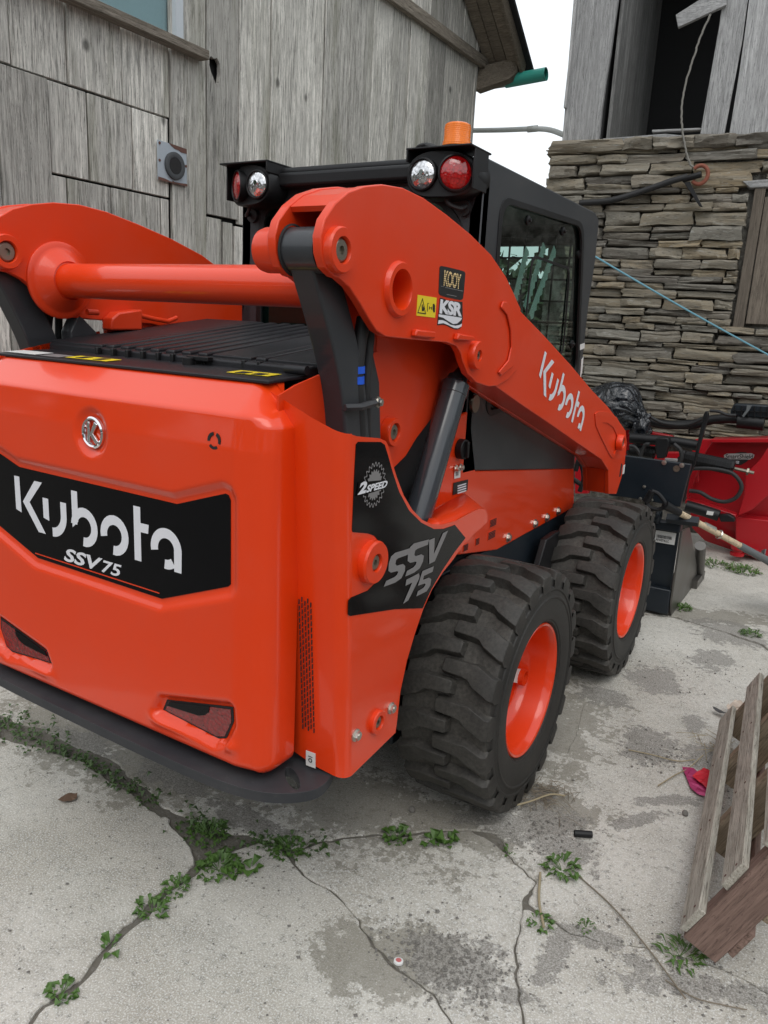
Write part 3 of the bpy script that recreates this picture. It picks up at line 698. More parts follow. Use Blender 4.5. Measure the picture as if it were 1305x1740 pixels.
# ---- loader arms
X1, X0 = .64, .50
head_px = [(568, 470), (553, 455), (546, 430), (545, 400), (552, 372), (570, 345), (592, 326), (620, 316), (650, 313), (685, 319), (720, 336), (760, 365), (800, 398), (835, 433), (860, 470), (874, 500), (885, 525),
           (930, 572), (975, 622), (1010, 664), (1035, 690), (1052, 712), (1066, 732), (1068, 752), (1064, 790), (1058, 815), (1050, 840),
           (1037, 840), (1037, 800), (1025, 781), (990, 757), (940, 722), (890, 688), (862, 668),
           (845, 656), (830, 657), (810, 650), (795, 635), (787, 615), (783, 600), (776, 588), (760, 582), (700, 577), (655, 572), (640, 562), (628, 543), (612, 515), (594, 488), (577, 473)]
OUT = [U(p, 'x', X1) for p in head_px]
OUT2 = [V((0, p.y, p.z)) for p in OUT]
def outline2(pts): return pts
def loader_arm(s):
    a = None
    hc = U((683, 492), 'x', X1 + .01)
    hole = circ((0, hc.y, hc.z), .047, 'x', 32)
    def pl(x0, x1, holes):
        g = G(); P_ = [V((s * x0, p.y, p.z)) for p in OUT2]; H = [[V((s * x0, p.y, p.z)) for p in reversed(h)] for h in holes]
        (g.prism1(P_, (s * (x1 - x0), 0, 0), H[0]) if H else g.prism(P_, (s * (x1 - x0), 0, 0))); return g
    sv_ = list(OUT2); hp_ = OUT2[0:17] + [V((0, p.y, p.z)) for p in (U(q, 'x', X1) for q in [(884, 560), (885, 600), (879, 628), (864, 645)])] + OUT2[34:]
    OUT2[:] = hp_; outer = pl(X1 - .022, X1, [hole]).out('loader_arm', ORANGE_M, T, bevel=.003, seg=3)
    OUT2[:] = sv_[15:35] + [V((0, p.y, p.z)) for p in (U(q, 'x', X1) for q in [(820, 640), (820, 540)])]
    pl(X1 - .030, X1 - .008, []).out('arm_beam', ORANGE_M, outer, bevel=.003, seg=3); OUT2[:] = sv_
    pl(X0, X0 + .022, []).out('inner_plate', ORANGE_M, outer, bevel=.0025)
    # box section between plates: top web, bottom web
    top = OUT2[5:24]; bot = OUT2[27:35]
    g = G()
    def band(line, d):
        for i in range(len(line) - 1):
            p, q_ = line[i], line[i + 1]; n_ = V((0, -(q_.z - p.z), q_.y - p.y)).normalized() * d
            i0 = V((0, .0, 0)) + n_
            g.prism([V((s * (X0 + .02), p.y, p.z)) + n_ * .3, V((s * (X0 + .02), q_.y, q_.z)) + n_ * .3, V((s * (X0 + .02), q_.y, q_.z)) + n_ * 1.3, V((s * (X0 + .02), p.y, p.z)) + n_ * 1.3], (s * (X1 - X0 - .04), 0, 0))
    band(top, -.012); band(bot, -.012)
    g.out('arm_web', ORANGE_M, outer)
    # raised head pad with folded rim on the beam
    x = X1
    rim = [U(p, 'x', X1 + .002) for p in [(849, 522), (853, 512), (860, 513), (869, 530), (876, 560), (876, 600), (870, 622), (850, 638), (845, 632), (862, 612), (867, 590), (866, 560), (860, 535)]]
    g = G(); g.prism([V((s * p.x, p.y, p.z)) for p in rim], (s * .006, 0, 0)); g.out('arm_rib', ORANGE_M, outer, bevel=.003, seg=3)
    zz = lambda pts: zc(740, 560, 3.2625, pts)
    rim2o = [U(p, 'x', X1 - .008) for p in zz([(880, 465), (900, 452), (950, 455), (1000, 485), (1030, 540), (1035, 600), (1020, 660), (985, 712), (975, 712), (960, 690), (915, 600), (885, 530)])]
    rim2i = [U(p, 'x', X1 - .008) for p in zz([(922, 515), (950, 518), (985, 545), (1003, 590), (1003, 650), (985, 690), (978, 680), (940, 600), (925, 560)])]
    rim2o = [p for p in rim2o]
    g = G(); g.prism([V((s * p.x, p.y, p.z)) for p in rim2o], (s * .005, 0, 0), [[V((s * p.x, p.y, p.z)) for p in reversed(rim2i)]]); g.out('arm_rib', ORANGE_M, outer, bevel=.002)
    # bosses
    p1 = U((579, 425), 'x', X1 + .012); boss((s * X1, p1.y, p1.z), .047, .020, .0235, side=s, parent=outer)
    boss((s * X0, p1.y, p1.z), .048, .05 if s > 0 else .022, .026, side=-s, parent=outer)
    p2 = U((811, 604), 'x', X1 + .012); boss((s * X1, p2.y, p2.z), .041, .020, .014, side=s, parent=outer)
    boss((s * X0, p2.y, p2.z), .041, .015, .014, side=-s, parent=outer)
    p3 = U((1055, 752), 'x', X1 + .01); boss((s * X1, p3.y, p3.z), .040, .025, .022, side=s, parent=outer)
    g = G(); g.lathe([(.0001, -.070), (.044, -.070), (.044, .004), (.047, .012), (.060, .012), (.064, .006), (.066, -.001)], (s * X1, hc.y, hc.z), (s, 0, 0), 40); g.out('hole_sleeve', ORANGE_M, outer, smooth=True, ang=40)
    # small ledges
    for q_ in ([(700, 559), (732, 563), (731, 575), (697, 571)], [(772, 566), (798, 571), (800, 579), (769, 577)]):
        g = G(); g.prism([V((s * p.x, p.y, p.z)) for p in [U(k_, 'x', X1) for k_ in q_]], (s * .016, 0, 0)); g.out('weld_stop', ORANGE_M, outer, bevel=.004)
    # front foot
    fp = [U(p, 'x', X1 - .03) for p in [(1010, 770), (1040, 800), (1040, 842), (1008, 842)]]
    return outer
armR = loader_arm(1); armL = loader_arm(-1)
# head web (closed front of the clevis) and stickers on the right arm
def arm_px(pts, d=.0012): return [U(p, 'x', X1 + d) for p in pts]
zA = lambda pts: zc(640, 420, 5.932, pts)
st = flat('warning_sticker', arm_px(zA([(415, 480), (606, 510), (590, 712), (402, 690)])), YELLOW, armR, (-.001, 0, 0))
g = G()
for pl in ([(463, 512), (497, 676), (410, 664)],):
    o_ = arm_px(zA(pl), .0016); cen = sum(o_, V()) / 3; i_ = [cen + (p - cen) * .82 for p in o_]
    g.prism(o_, (.0004, 0, 0), [i_[::-1]])
for pl in ([(455, 580), (463, 575), (467, 640), (456, 645)], [(463, 620), (480, 612), (478, 640), (463, 645)], [(470, 598), (480, 606), (477, 618), (468, 615)], [(567, 575), (578, 568), (588, 590), (586, 655), (574, 658), (565, 630)], [(532, 606), (558, 611), (558, 616), (532, 611)], [(530, 596), (535, 597), (534, 628), (529, 627)], [(553, 600), (558, 600), (557, 630), (552, 630)], [(515, 562), (528, 564), (528, 569), (515, 567)], [(512, 565), (516, 565), (512, 650), (508, 650)]):
    g.prism(arm_px(zA(pl), .0016), (.0004, 0, 0))
g.out('symbol', INK, st)
dl = flat('dealer_sticker', smoothpts(arm_px(zA([(640, 190), (670, 190), (880, 240), (896, 262), (893, 300), (875, 510), (862, 530), (830, 532), (650, 492), (625, 465), (628, 420), (635, 220)])), 1), INK, armR, (-.001, 0, 0))
for k, pl in enumerate([[(690, 402), (870, 440), (870, 446), (690, 408)], [(650, 391), (680, 397), (680, 402), (650, 396)], [(705, 473), (805, 493), (805, 499), (705, 479)]]):
    flat('print_line', arm_px(zA(pl), .0018), GREYL, dl, (.0002, 0, 0))
corners_text('KOOY', zA([(672, 388)])[0], zA([(842, 428)])[0], zA([(682, 228)])[0], GOLD, dl, ('x', X1 + .0014), .03, .85)
corners_text('519.562.2658'[:0] or '-00.000', zA([(722, 468)])[0], zA([(790, 480)])[0], zA([(723, 448)])[0], GREYL, dl, ('x', X1 + .0014), .01) if False else None
g = G()
for k in range(7):
    a = 255 + k * 22; g.prism(arm_px(zA([(672, a), (850, a + 40), (850, a + 45), (672, a + 5)]), .0026), (.0001, 0, 0))
g.out('print_line', INK, dl)
ks = flat('brand_sticker', arm_px(zA([(640, 510), (665, 515), (690, 525), (700, 533), (866, 553), (868, 720), (855, 800), (840, 822), (800, 830), (750, 812), (700, 785), (660, 780), (612, 787), (618, 720), (626, 660)])), INK, armR, (-.001, 0, 0))
corners_text('KSR', zA([(630, 668)])[0], zA([(856, 702)])[0], zA([(642, 522)])[0], WHITE, ks, ('x', X1 + .0014), .05, .92)
strokes(ks, [zA(p) for p in [[(624, 675), (860, 712), (850, 735), (810, 770), (770, 775), (720, 745), (670, 712), (624, 700)], [(622, 735), (660, 735), (700, 750), (740, 780), (790, 792), (830, 785), (858, 770), (855, 798), (820, 818), (780, 815), (720, 785), (670, 765), (617, 775)]]], WHITE, ('x', X1 + .0014), .0004, 'wave_print')
# word mark along the beam
K0 = U(zc(740, 560, 3.2625, [(612, 378)])[0], 'x', X1 - .0075); A0 = U(zc(740, 560, 3.2625, [(805, 562)])[0], 'x', X1 - .0075)
uu = (A0 - K0) / (.304 + .209 + .0)
Ktop = U(zc(740, 560, 3.2625, [(660, 186)])[0], 'x', X1 + .0005); Kst = U(zc(740, 560, 3.2625, [(612, 135)])[0], 'x', X1); Ksb = U(zc(740, 560, 3.2625, [(578, 275)])[0], 'x', X1)
vv = (Kst - Ksb) / .099
logo(K0 + uu * .209, uu, vv, WHITE, armR)
wp = U(zc(740, 560, 3.2625, [(1043, 775)])[0], 'x', X1 - .0075)
flat('white_tag', [wp + V((0, a, b)) for a, b in ((-.018, -.024), (.018, -.024), (.018, .024), (-.018, .024))], STICKW, armR, (.001, 0, 0))
flat('slot_hole', [wp + V((0, a - .06, b)) for a, b in ((-.015, -.03), (.012, -.03), (.02, .03), (-.005, .04))], DARKIN, armR, (.001, 0, 0))
# cross tube
g = G(); g.cyl((-.50, -.765, 1.662), (.50, -.765, 1.662), .050, n=48); g.out('cross_tube', ORANGE, T, smooth=True, ang=60)
for s in (1, -1):
    g = G(); g.lathe([(.112, -.002), (.112, .005), (.108, .009), (.098, .010), (.092, .012), (.088, .016), (.060, .045), (.056, .048), (.053, .044), (.049, .046)], (s * .50, -.765, 1.662), (-s, 0, 0), 56); g.out('tube_flange', ORANGE_M, T, smooth=True, ang=40)
g = G(); p = U((484, 458), 'x', .455); g.cyl(p, p + V((-.004, -.002, .020)), .006, n=8); g.cyl(p + V((0, 0, -.01)), p, .009, n=6); g.out('grease_fitting', ZINC, armR)
# left arm inner details: bracket and rod
g = G(); g.tube([U(q, 'x', -.46) for q in [(148, 530), (166, 531)]], [.009, .009]); g.out('arm_rod', ORANGE_M, armL, smooth=True)
g = G(); g.prism([U(q, 'x', -.50) for q in [(172, 560), (173, 540), (185, 530), (225, 525), (225, 560)]], (.05, 0, 0)); g.out('arm_bracket', ORANGE_M, armL, bevel=.006)
g = G(); g.tube([U(q, 'x', -.47) for q in [(237, 536), (262, 542), (285, 546), (300, 540)]], .008); g.out('arm_rod', ORANGE_M, armL, smooth=True)
# ---- link arms (charcoal) with hoses
def link(s):
    L = [U(q, 'x', .60) for q in [(560, 400), (566, 470), (585, 540), (608, 600), (618, 680), (622, 750), (626, 850), (590, 850), (572, 745), (566, 680), (560, 600), (545, 530), (528, 470), (510, 430), (503, 400), (512, 388), (540, 386)]]
    # centreline based bar: thick plate between arm plates
    g = G(); P_ = [V((s * .535, p.y, p.z)) for p in L]
    cl = [U(q, 'x', .57) for q in [(522, 408), (540, 470), (560, 540), (577, 610), (588, 680), (594, 760), (600, 850)]]
    cl = spline(cl, 5); wl = []
    for k, p in enumerate(cl):
        d = (cl[min(k + 1, len(cl) - 1)] - cl[max(k - 1, 0)]).normalized(); n_ = V((0, -d.z, d.y)); wd = .042 + .012 * k / len(cl); wl.append((p - n_ * wd, p + n_ * wd))
    out_ = [a for a, b in wl] + [b for a, b in reversed(wl)]
    g.prism([V((s * .535, p.y, p.z)) for p in out_], (s * .062, 0, 0))
    lk = g.out('link_arm', CHAR, T, bevel=.006, seg=3)
    c = cl[0]; pz = U((579, 425), 'x', X1 + .012)
    g = G(); g.cyl((s * .524, pz.y, pz.z), (s * .614, pz.y, pz.z), .047, n=40); g.out('link_bush', CHAR, lk, smooth=True, ang=50)
    g = G(); g.lathe([(.050, 0), (.054, .003), (.050, .006)], (s * .527, pz.y, pz.z), (s, 0, 0), 40, True); g.out('grease_ring', DARKIN, lk)
    # second, wider flange further in
    g = G(); P2 = [U(q, 'x', .56) for q in [(618, 560), (640, 600), (651, 650), (653, 742), (655, 850), (600, 850), (600, 740), (604, 600)]]
    g.prism([V((s * .50, p.y, p.z)) for p in P2], (s * .05, 0, 0)); g.out('link_flange', CHAR, lk, bevel=.004)
    # hoses
    for q_, r_ in (([(618, 540), (610, 590), (606, 640), (608, 700), (612, 770)], .017), ([(630, 545), (626, 600), (622, 660), (622, 720), (626, 780)], .012)):
        g = G(); g.tube(spline([V((s * .585, p.y, p.z)) for p in [U(k, 'x', .585) for k in q_]], 6), r_, 14); h = g.out('hose', RUBHOSE, lk, smooth=True)
        if s > 0 or True:
            marks = [(607, 622, 634), (606, 639, 652)] if r_ > .015 else [(627, 547, 558)]
            for (mx_, a, b) in marks:
                pa = U((mx_, a), 'x', .585); pb = U((mx_, b), 'x', .585); g = G(); g.cyl((s * .585, pa.y, pa.z), (s * .585, pb.y, pb.z), r_ + .002, n=16); g.out('hose_band', BLUEB, h, smooth=True)
    g = G(); a = U((600, 692), 'x', .61); b = U((640, 683), 'x', .61); g.tube([V((s * .60, a.y - .02, a.z)), V((s * .617, a.y + .02, a.z)), V((s * .617, b.y - .02, b.z)), V((s * .60, b.y, b.z))], .009, 6); g.out('hose_clamp', CHAR_M, lk)
    p = V((s * .612, b.y, b.z)); bolt(p, (s, 0, 0), .010, lk)
    return lk
link(1); link(-1)
lettering('PARKER', U((645, 735), 'x', .552), U((645, 690), 'x', .552) - U((645, 735), 'x', .552), U((632, 735), 'x', .552) - U((645, 735), 'x', .552), CHAR_M, T) if False else None
# ---- inner tower plate, radiator screen, lift cylinder
tw = [U(q, 'x', .53) for q in [(640, 560), (790, 575), (788, 640), (765, 680), (735, 710), (708, 745), (690, 775), (665, 800), (640, 800)]]
g = G(); g.prism(tw, (-.02, 0, 0)); g.out('frame_tower', ORANGE_M, T, bevel=.003)
g = G(); g.prism([V((-p.x, p.y, p.z)) for p in tw], (.02, 0, 0)); g.out('frame_tower', ORANGE_M, T, bevel=.003)
p = U((674, 735), 'x', .56); boss((.535, p.y, p.z), .040, .022, .022)
g = G()
scr = [U(q, 'x', .40) for q in [(640, 700), (780, 640), (760, 900), (640, 900)]]
g.prism(scr, (-.01, 0, 0)); g.out('radiator_screen', DARKIN, T)
g = G()
y0, y1 = scr[0].y - .05, scr[1].y + .05
for k in range(9): g.box((.405, (y0 + y1) / 2, 1.02 + k * .05), (.006, y1 - y0, .006))
for k in range(int((y1 - y0) / .045)): g.box((.405, y0 + k * .045, 1.22), (.005, .006, .42))
g.out('screen_wire', BLACKP, T)
def lift(s):
    ct = U((771, 655), 'x', .57); cb = U((707, 880), 'x', .57); d = (ct - cb).normalized(); pt_ = U((812, 606), 'x', .57)
    ct.x = cb.x = s * .575; d.x = 0; g = G()
    g.lathe([(.0001, 0), (.040, 0), (.041, .006), (.041, (ct - cb).length + .22), (.043, (ct - cb).length + .222), (.043, (ct - cb).length + .255), (.037, (ct - cb).length + .262), (.026, (ct - cb).length + .263)], cb - d * .25, d, 48)
    cy = g.out('lift_cylinder', CYLP, T, smooth=True, ang=35)
    e = V((s * .575, pt_.y, pt_.z))
    g = G(); g.cyl(ct + d * .0, ct + d * .03, .036, .028, n=32); g.cyl(ct + d * .02, e, .024, n=32); g.out('cylinder_rod', CHAR_M, cy, smooth=True)
    g = G(); g.cyl(e - V((s * .03, 0, 0)), e + V((s * .03, 0, 0)), .045, n=32); g.out('rod_eye', CHAR_M, cy, smooth=True)
lift(1); lift(-1)
# ---- chassis
g = G(); g.box((0, .25, .60), (.92, 1.7, .50)); g.box((0, -.40, 1.05), (.86, .85, .74)); g.out('chassis_core', DARKIN, T)
zb = lambda pts: zc(740, 560, 3.2625, pts)
body_px = zb([(60, 640), (130, 480), (190, 450), (222, 785), (768, 770), (768, 985), (560, 1100), (340, 1222), (130, 1250), (-90, 1250), (-90, 900), (0, 800)])
g = G(); bp = [U(q, 'x', .50) for q in body_px]; g.prism(bp, (-.012, 0, 0)); body = g.out('body_side', ORANGE, T, bevel=.004)
g = G(); g.prism([V((-p.x, p.y, p.z)) for p in bp], (.012, 0, 0)); g.out('body_side', ORANGE, T)
for k, (a, b) in enumerate([(415, 1155), (563, 1077), (628, 1043), (690, 1008)]):
    p = U(zb([(a, b)])[0], 'x', .512); bolt((.500, p.y, p.z), (1, 0, 0), .015)
# louvre blocks
for (a, b, w_, h_) in [(320, 1070, 60, 40), (312, 1138, 66, 42), (233, 1175, 30, 36), (168, 1208, 36, 34)]:
    g = G()
    c = U(zb([(a, b)])[0], 'x', .502); wy = w_ / 3.26 / 330; hz_ = h_ / 3.26 / 440
    for k in range(5): g.box((.502, c.y, c.z - hz_ / 2 + hz_ * (k + .5) / 5), (.003, wy, hz_ / 5 * .45))
    lv = g.out('louvre', RUST if False else DARKIN, body)
    g = G(); g.box((.5005, c.y, c.z), (.002, wy * 1.15, hz_ * 1.2)); g.out('louvre_frame', ORANGE_M, body)
# filler knob, tags
p = U(zb([(130, 660)])[0], 'x', .50); g = G(); g.cyl((.50, p.y, p.z), (.525, p.y, p.z), .034, n=28); g.box((.530, p.y, p.z), (.014, .014, .055)); g.out('filler_cap', BLACKP, body, bevel=.003)
for dx in (-.02, .015):
    bolt((.502, p.y + dx, p.z - .065), (1, 0, 0), .009, body)
flat('code_sticker', [U(q, 'x', .502) for q in zb([(105, 768), (138, 765), (136, 820), (103, 827)])], STICKW, body, (.001, 0, 0))
flat('symbol', [U(q, 'x', .504) for q in zb([(114, 780), (128, 779), (127, 808), (113, 811)])], GREYL, body, (.0005, 0, 0))
pn = flat('rating_plate', [U(q, 'x', .502) for q in zb([(100, 850), (180, 830), (176, 890), (95, 918)])], INK, body, (.001, 0, 0))
for k in range(4): flat('plate_line', [U(q, 'x', .504) for q in zb([(122, 865 + k * 13), (170, 850 + k * 13), (170, 857 + k * 13), (122, 872 + k * 13)])], WHITE, pn, (.0004, 0, 0))
# lower black frame / chaincase
g = G(); g.box((.465, .55, .50), (.06, 1.75, .52)); g.box((-.465, .55, .50), (.06, 1.75, .52)); g.out('chain_case', BLUEBLK, T, bevel=.006)
for s in (1, -1):
    g = G(); g.box((s * .52, .0, .415), (.10, .16, .16)); g.box((s * .52, 1.282, .415), (.10, .16, .16)); g.out('axle_housing', BLUEBLK, T)
p = U((920, 915), 'x', .53); g = G(); g.prism([U(q, 'x', .53) for q in [(918, 915), (935, 903), (944, 900), (942, 960), (910, 985), (905, 960)]], (.03, 0, 0)); g.out('tie_down', BLACKP, T, bevel=.005)
# fender web between body and side panel
g = G(); fa = [U(q, 'x', .505) for q in [(735, 868), (765, 850), (790, 838), (797, 860)]]; fb = [U(q, 'x', .695) for q in [(724, 891), (750, 890), (790, 877), (824, 866)]]
g.add(fa + fb, [(0, 1, 5, 4), (1, 2, 6, 5), (2, 3, 7, 6)]); fo = g.out('fender_web', ORANGE_M, T, smooth=True); sm = fo.modifiers.new('s', 'SOLIDIFY'); sm.thickness = .006
# ---- cab
cx0, cx1 = .46, .50
def side_pts(x): return [U(q, 'x', x) for q in [(822, 263), (1012, 362), (1018, 374), (1012, 440), (1000, 520), (987, 640), (975, 797), (808, 800)]]
sidep = side_pts(.50); y_r = .045; z_r = 2.10
sidep = [V((.50, y_r, 2.105))] + sidep[1:] + [V((.50, y_r, 1.10))]
def rr(pts, r=.06, n=5):
    o = []; N_ = len(pts)
    for i in range(N_):
        a, b, c = pts[i - 1], pts[i], pts[(i + 1) % N_]; d1 = (a - b); d2 = (c - b); rr_ = min(r, d1.length * .45, d2.length * .45)
        p = b + d1.normalized() * rr_; q_ = b + d2.normalized() * rr_
        for k in range(n + 1): t_ = k / n; o.append(p * (1 - t_) ** 2 + b * 2 * t_ * (1 - t_) + q_ * t_ * t_)
    return o
win = rr([V((.50, .145, 2.012)), V((.50, 1.04, 2.035)), V((.50, 1.075, 1.985)), V((.50, 1.02, 1.30)), V((.50, .145, 1.30))], .07)
win = rr([U((851, 334), 'x', .50), U((992, 380), 'x', .50), U((982, 640), 'x', .50), V((.50, .20, 1.28)), ], .08)
def mirror(pts, s): return [V((s * p.x, p.y, p.z)) for p in pts]
cabp = None
for s in (1, -1):
    g = G(); g.prism(mirror(sidep, s), (-s * .045, 0, 0), [mirror(win, s)[::-1]]); o = g.out('cab_side', CHAR, T, bevel=.006, seg=2)
    cen = sum(win, V()) / len(win)
    gi = [cen + (p - cen) * .955 for p in win]
    g = G(); g.prism([V((s * .488, p.y, p.z)) for p in win], (-s * .004, 0, 0)); g.out('window_pane', GLASS, o)
    g = G(); go_ = [V((s * .503, p.y, p.z)) for p in [cen + (p - cen) * 1.012 for p in win]]; g.prism(go_, (-s * .010, 0, 0), [[V((s * .503, p.y, p.z)) for p in gi][::-1]]); g.out('window_seal', BLACKP, o, bevel=.003)
    # sliding pane outline
    inn = rr([U((905, 432), 'x', .495), U((970, 437 + 18), 'x', .495), U((958, 600), 'x', .495), V((.495, .50, 1.36))], .05); c2 = sum(inn, V()) / len(inn)
    g = G(); g.prism([V((s * .495, p.y, p.z)) for p in inn], (-s * .004, 0, 0), [[V((s * .495, p.y, p.z)) for p in [c2 + (p - c2) * .955 for p in inn]][::-1]]); g.out('slider_frame', BLACKP, o)
    for q_ in ((848, 391), (902, 374), (961, 393), (988, 432), (976, 585)):
        p = U(q_, 'x', .50); g = G(); g.lathe([(.017, -.004), (.017, .003), (.007, .005), (.006, .012), (.0001, .013)], (s * .490, p.y, p.z), (s, 0, 0), 20); g.out('pane_knob', BLACKP, o, smooth=True)
    if s == 1:
        cabs = o
        flat('cab_tag', [U(q_, 'x', .5015) for q_ in zc(840, 320, 5.12, [(737, 1362), (785, 1345), (783, 1390), (733, 1413)])], STICKW, o, (.001, 0, 0))
        flat('cab_tag', [U(q_, 'x', .5015) for q_ in zc(840, 320, 5.12, [(757, 1490), (775, 1465), (762, 1600), (745, 1655)])], STICKW, o, (.001, 0, 0))
# roof
g = G(); rp = [V((-.50, y_r, 2.105)), V((.50, y_r, 2.105)), V((.50, sidep[1].y, sidep[1].z + .002)), V((-.50, sidep[1].y, sidep[1].z + .002))]
g.prism([V((p.x * .998, p.y, p.z + .003)) for p in rp], (0, 0, -.05)); g.box((0, y_r + .45, 2.112), (.70, .8, .02)); g.out('cab_roof', CHAR, T, bevel=.012, seg=3)
# rear wall with window
rw = [V((-.50, y_r, 2.06)), V((.50, y_r, 2.06)), V((.50, y_r, 1.10)), V((-.50, y_r, 1.10))]
rwin = rr([V((-.40, y_r, 1.99)), V((.36, y_r, 1.99)), V((.44, y_r, 1.90)), V((.44, y_r, 1.50)), V((-.42, y_r, 1.50)), V((-.42, y_r, 1.88))][:6], .05)
g = G(); g.prism(rw, (0, .045, 0), [rwin[::-1]]); rwall = g.out('cab_rear', CHAR, T, bevel=.005)
g = G(); g.prism([p + V((0, .02, 0)) for p in rwin], (0, .004, 0)); g.out('window_pane', GLASS, rwall)
c2 = sum(rwin, V()) / len(rwin)
g = G(); g.prism([c2 + (p - c2) * 1.01 + V((0, -.004, 0)) for p in rwin], (0, .01, 0), [[c2 + (p - c2) * .95 + V((0, -.004, 0)) for p in rwin][::-1]]); g.out('window_seal', BLACKP, rwall, bevel=.003)
# roof rear beam and gas strut
g = G(); g.cyl((-.33, y_r - .02, 2.095), (.30, y_r - .02, 2.095), .016, n=20); g.cyl((-.30, y_r - .03, 2.062), (.33, y_r - .03, 2.078), .009, n=14); g.cyl((.18, y_r - .031, 2.075), (.34, y_r - .031, 2.079), .014, n=14); g.out('wiper_rod', BLACKP, T, smooth=True)
g = G(); g.box((0, .02, 2.065), (.98, .06, .05)); g.out('roof_beam', BLACKP, T, bevel=.012, seg=3)
# front screen and cage inside
g = G(); yf = sidep[3].y - .04
g.box((0, yf, 2.02), (.92, .04, .10)); g.box((.45, yf, 1.55), (.05, .05, 1.0)); g.box((-.45, yf, 1.55), (.05, .05, 1.0)); g.box((0, yf, 1.0), (.92, .04, .25)); g.out('cab_front_frame', BLACKP, T)
g = G()
for k in range(14): g.box((-.44, .15 + k * .07, 1.62), (.006, .008, .78))
for k in range(9): g.box((-.44, .60, 1.25 + k * .095), (.006, 1.0, .008))
for k in range(12): g.box((-.40 + k * .073, yf - .03, 1.62), (.008, .006, .78))
for k in range(9): g.box((0, yf - .03, 1.25 + k * .095), (.86, .006, .008))
g.out('cage_mesh', BLACKP, T)
g = G(); g.box((0, .10, 1.32), (.60, .10, .55), Matrix.Translation(V((0, .12, 0)))); g.box((0, .45, 1.12), (.56, .50, .14)); g.box((.32, .60, 1.25), (.10, .42, .10)); g.box((-.32, .60, 1.25), (.10, .42, .10)); g.out('seat', BLACKP, T, bevel=.03, seg=3)
g = G(); g.box((0, .60, 1.06), (.90, 1.1, .06)); g.out('cab_floor', DARKIN, T)
g = G(); g.box((-.41, .42, 1.62), (.02, .66, .80)); g.out('cab_blocking_panel', plain('dark teal blocker', (.02, .035, .035), .5), T)  # dark panel added to block the bright view through the far window
# pale notched strips standing in for bright reflections on the side window
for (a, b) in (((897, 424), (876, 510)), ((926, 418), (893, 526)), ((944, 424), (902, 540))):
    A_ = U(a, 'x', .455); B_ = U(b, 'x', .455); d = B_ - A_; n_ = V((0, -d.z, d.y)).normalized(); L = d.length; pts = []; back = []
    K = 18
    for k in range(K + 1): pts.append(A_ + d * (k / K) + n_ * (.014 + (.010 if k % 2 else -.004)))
    g = G(); g.prism(pts + [B_ - n_ * .022, A_ - n_ * .022], (-.004, 0, 0)); g.out('reflection_strip', plain('pale reflection', (.95, .97, .97), .35) if 'pale reflection' not in bpy.data.materials else bpy.data.materials['pale reflection'], T)
# lower black side under the window
lp = [U(q, 'x', .492) for q in zb([(190, 380), (330, 330), (760, 650), (768, 770), (222, 778), (200, 600)])]
g = G(); g.prism(lp, (-.02, 0, 0)); g.out('cab_lower_side', CHAR, T, bevel=.006)
p = U(zb([(222, 412)])[0], 'x', .51); g = G(); g.cyl((.49, p.y, p.z), (.512, p.y, p.z), .030, n=28); g.out('pivot_cap', PINM, T, smooth=True, ang=40)
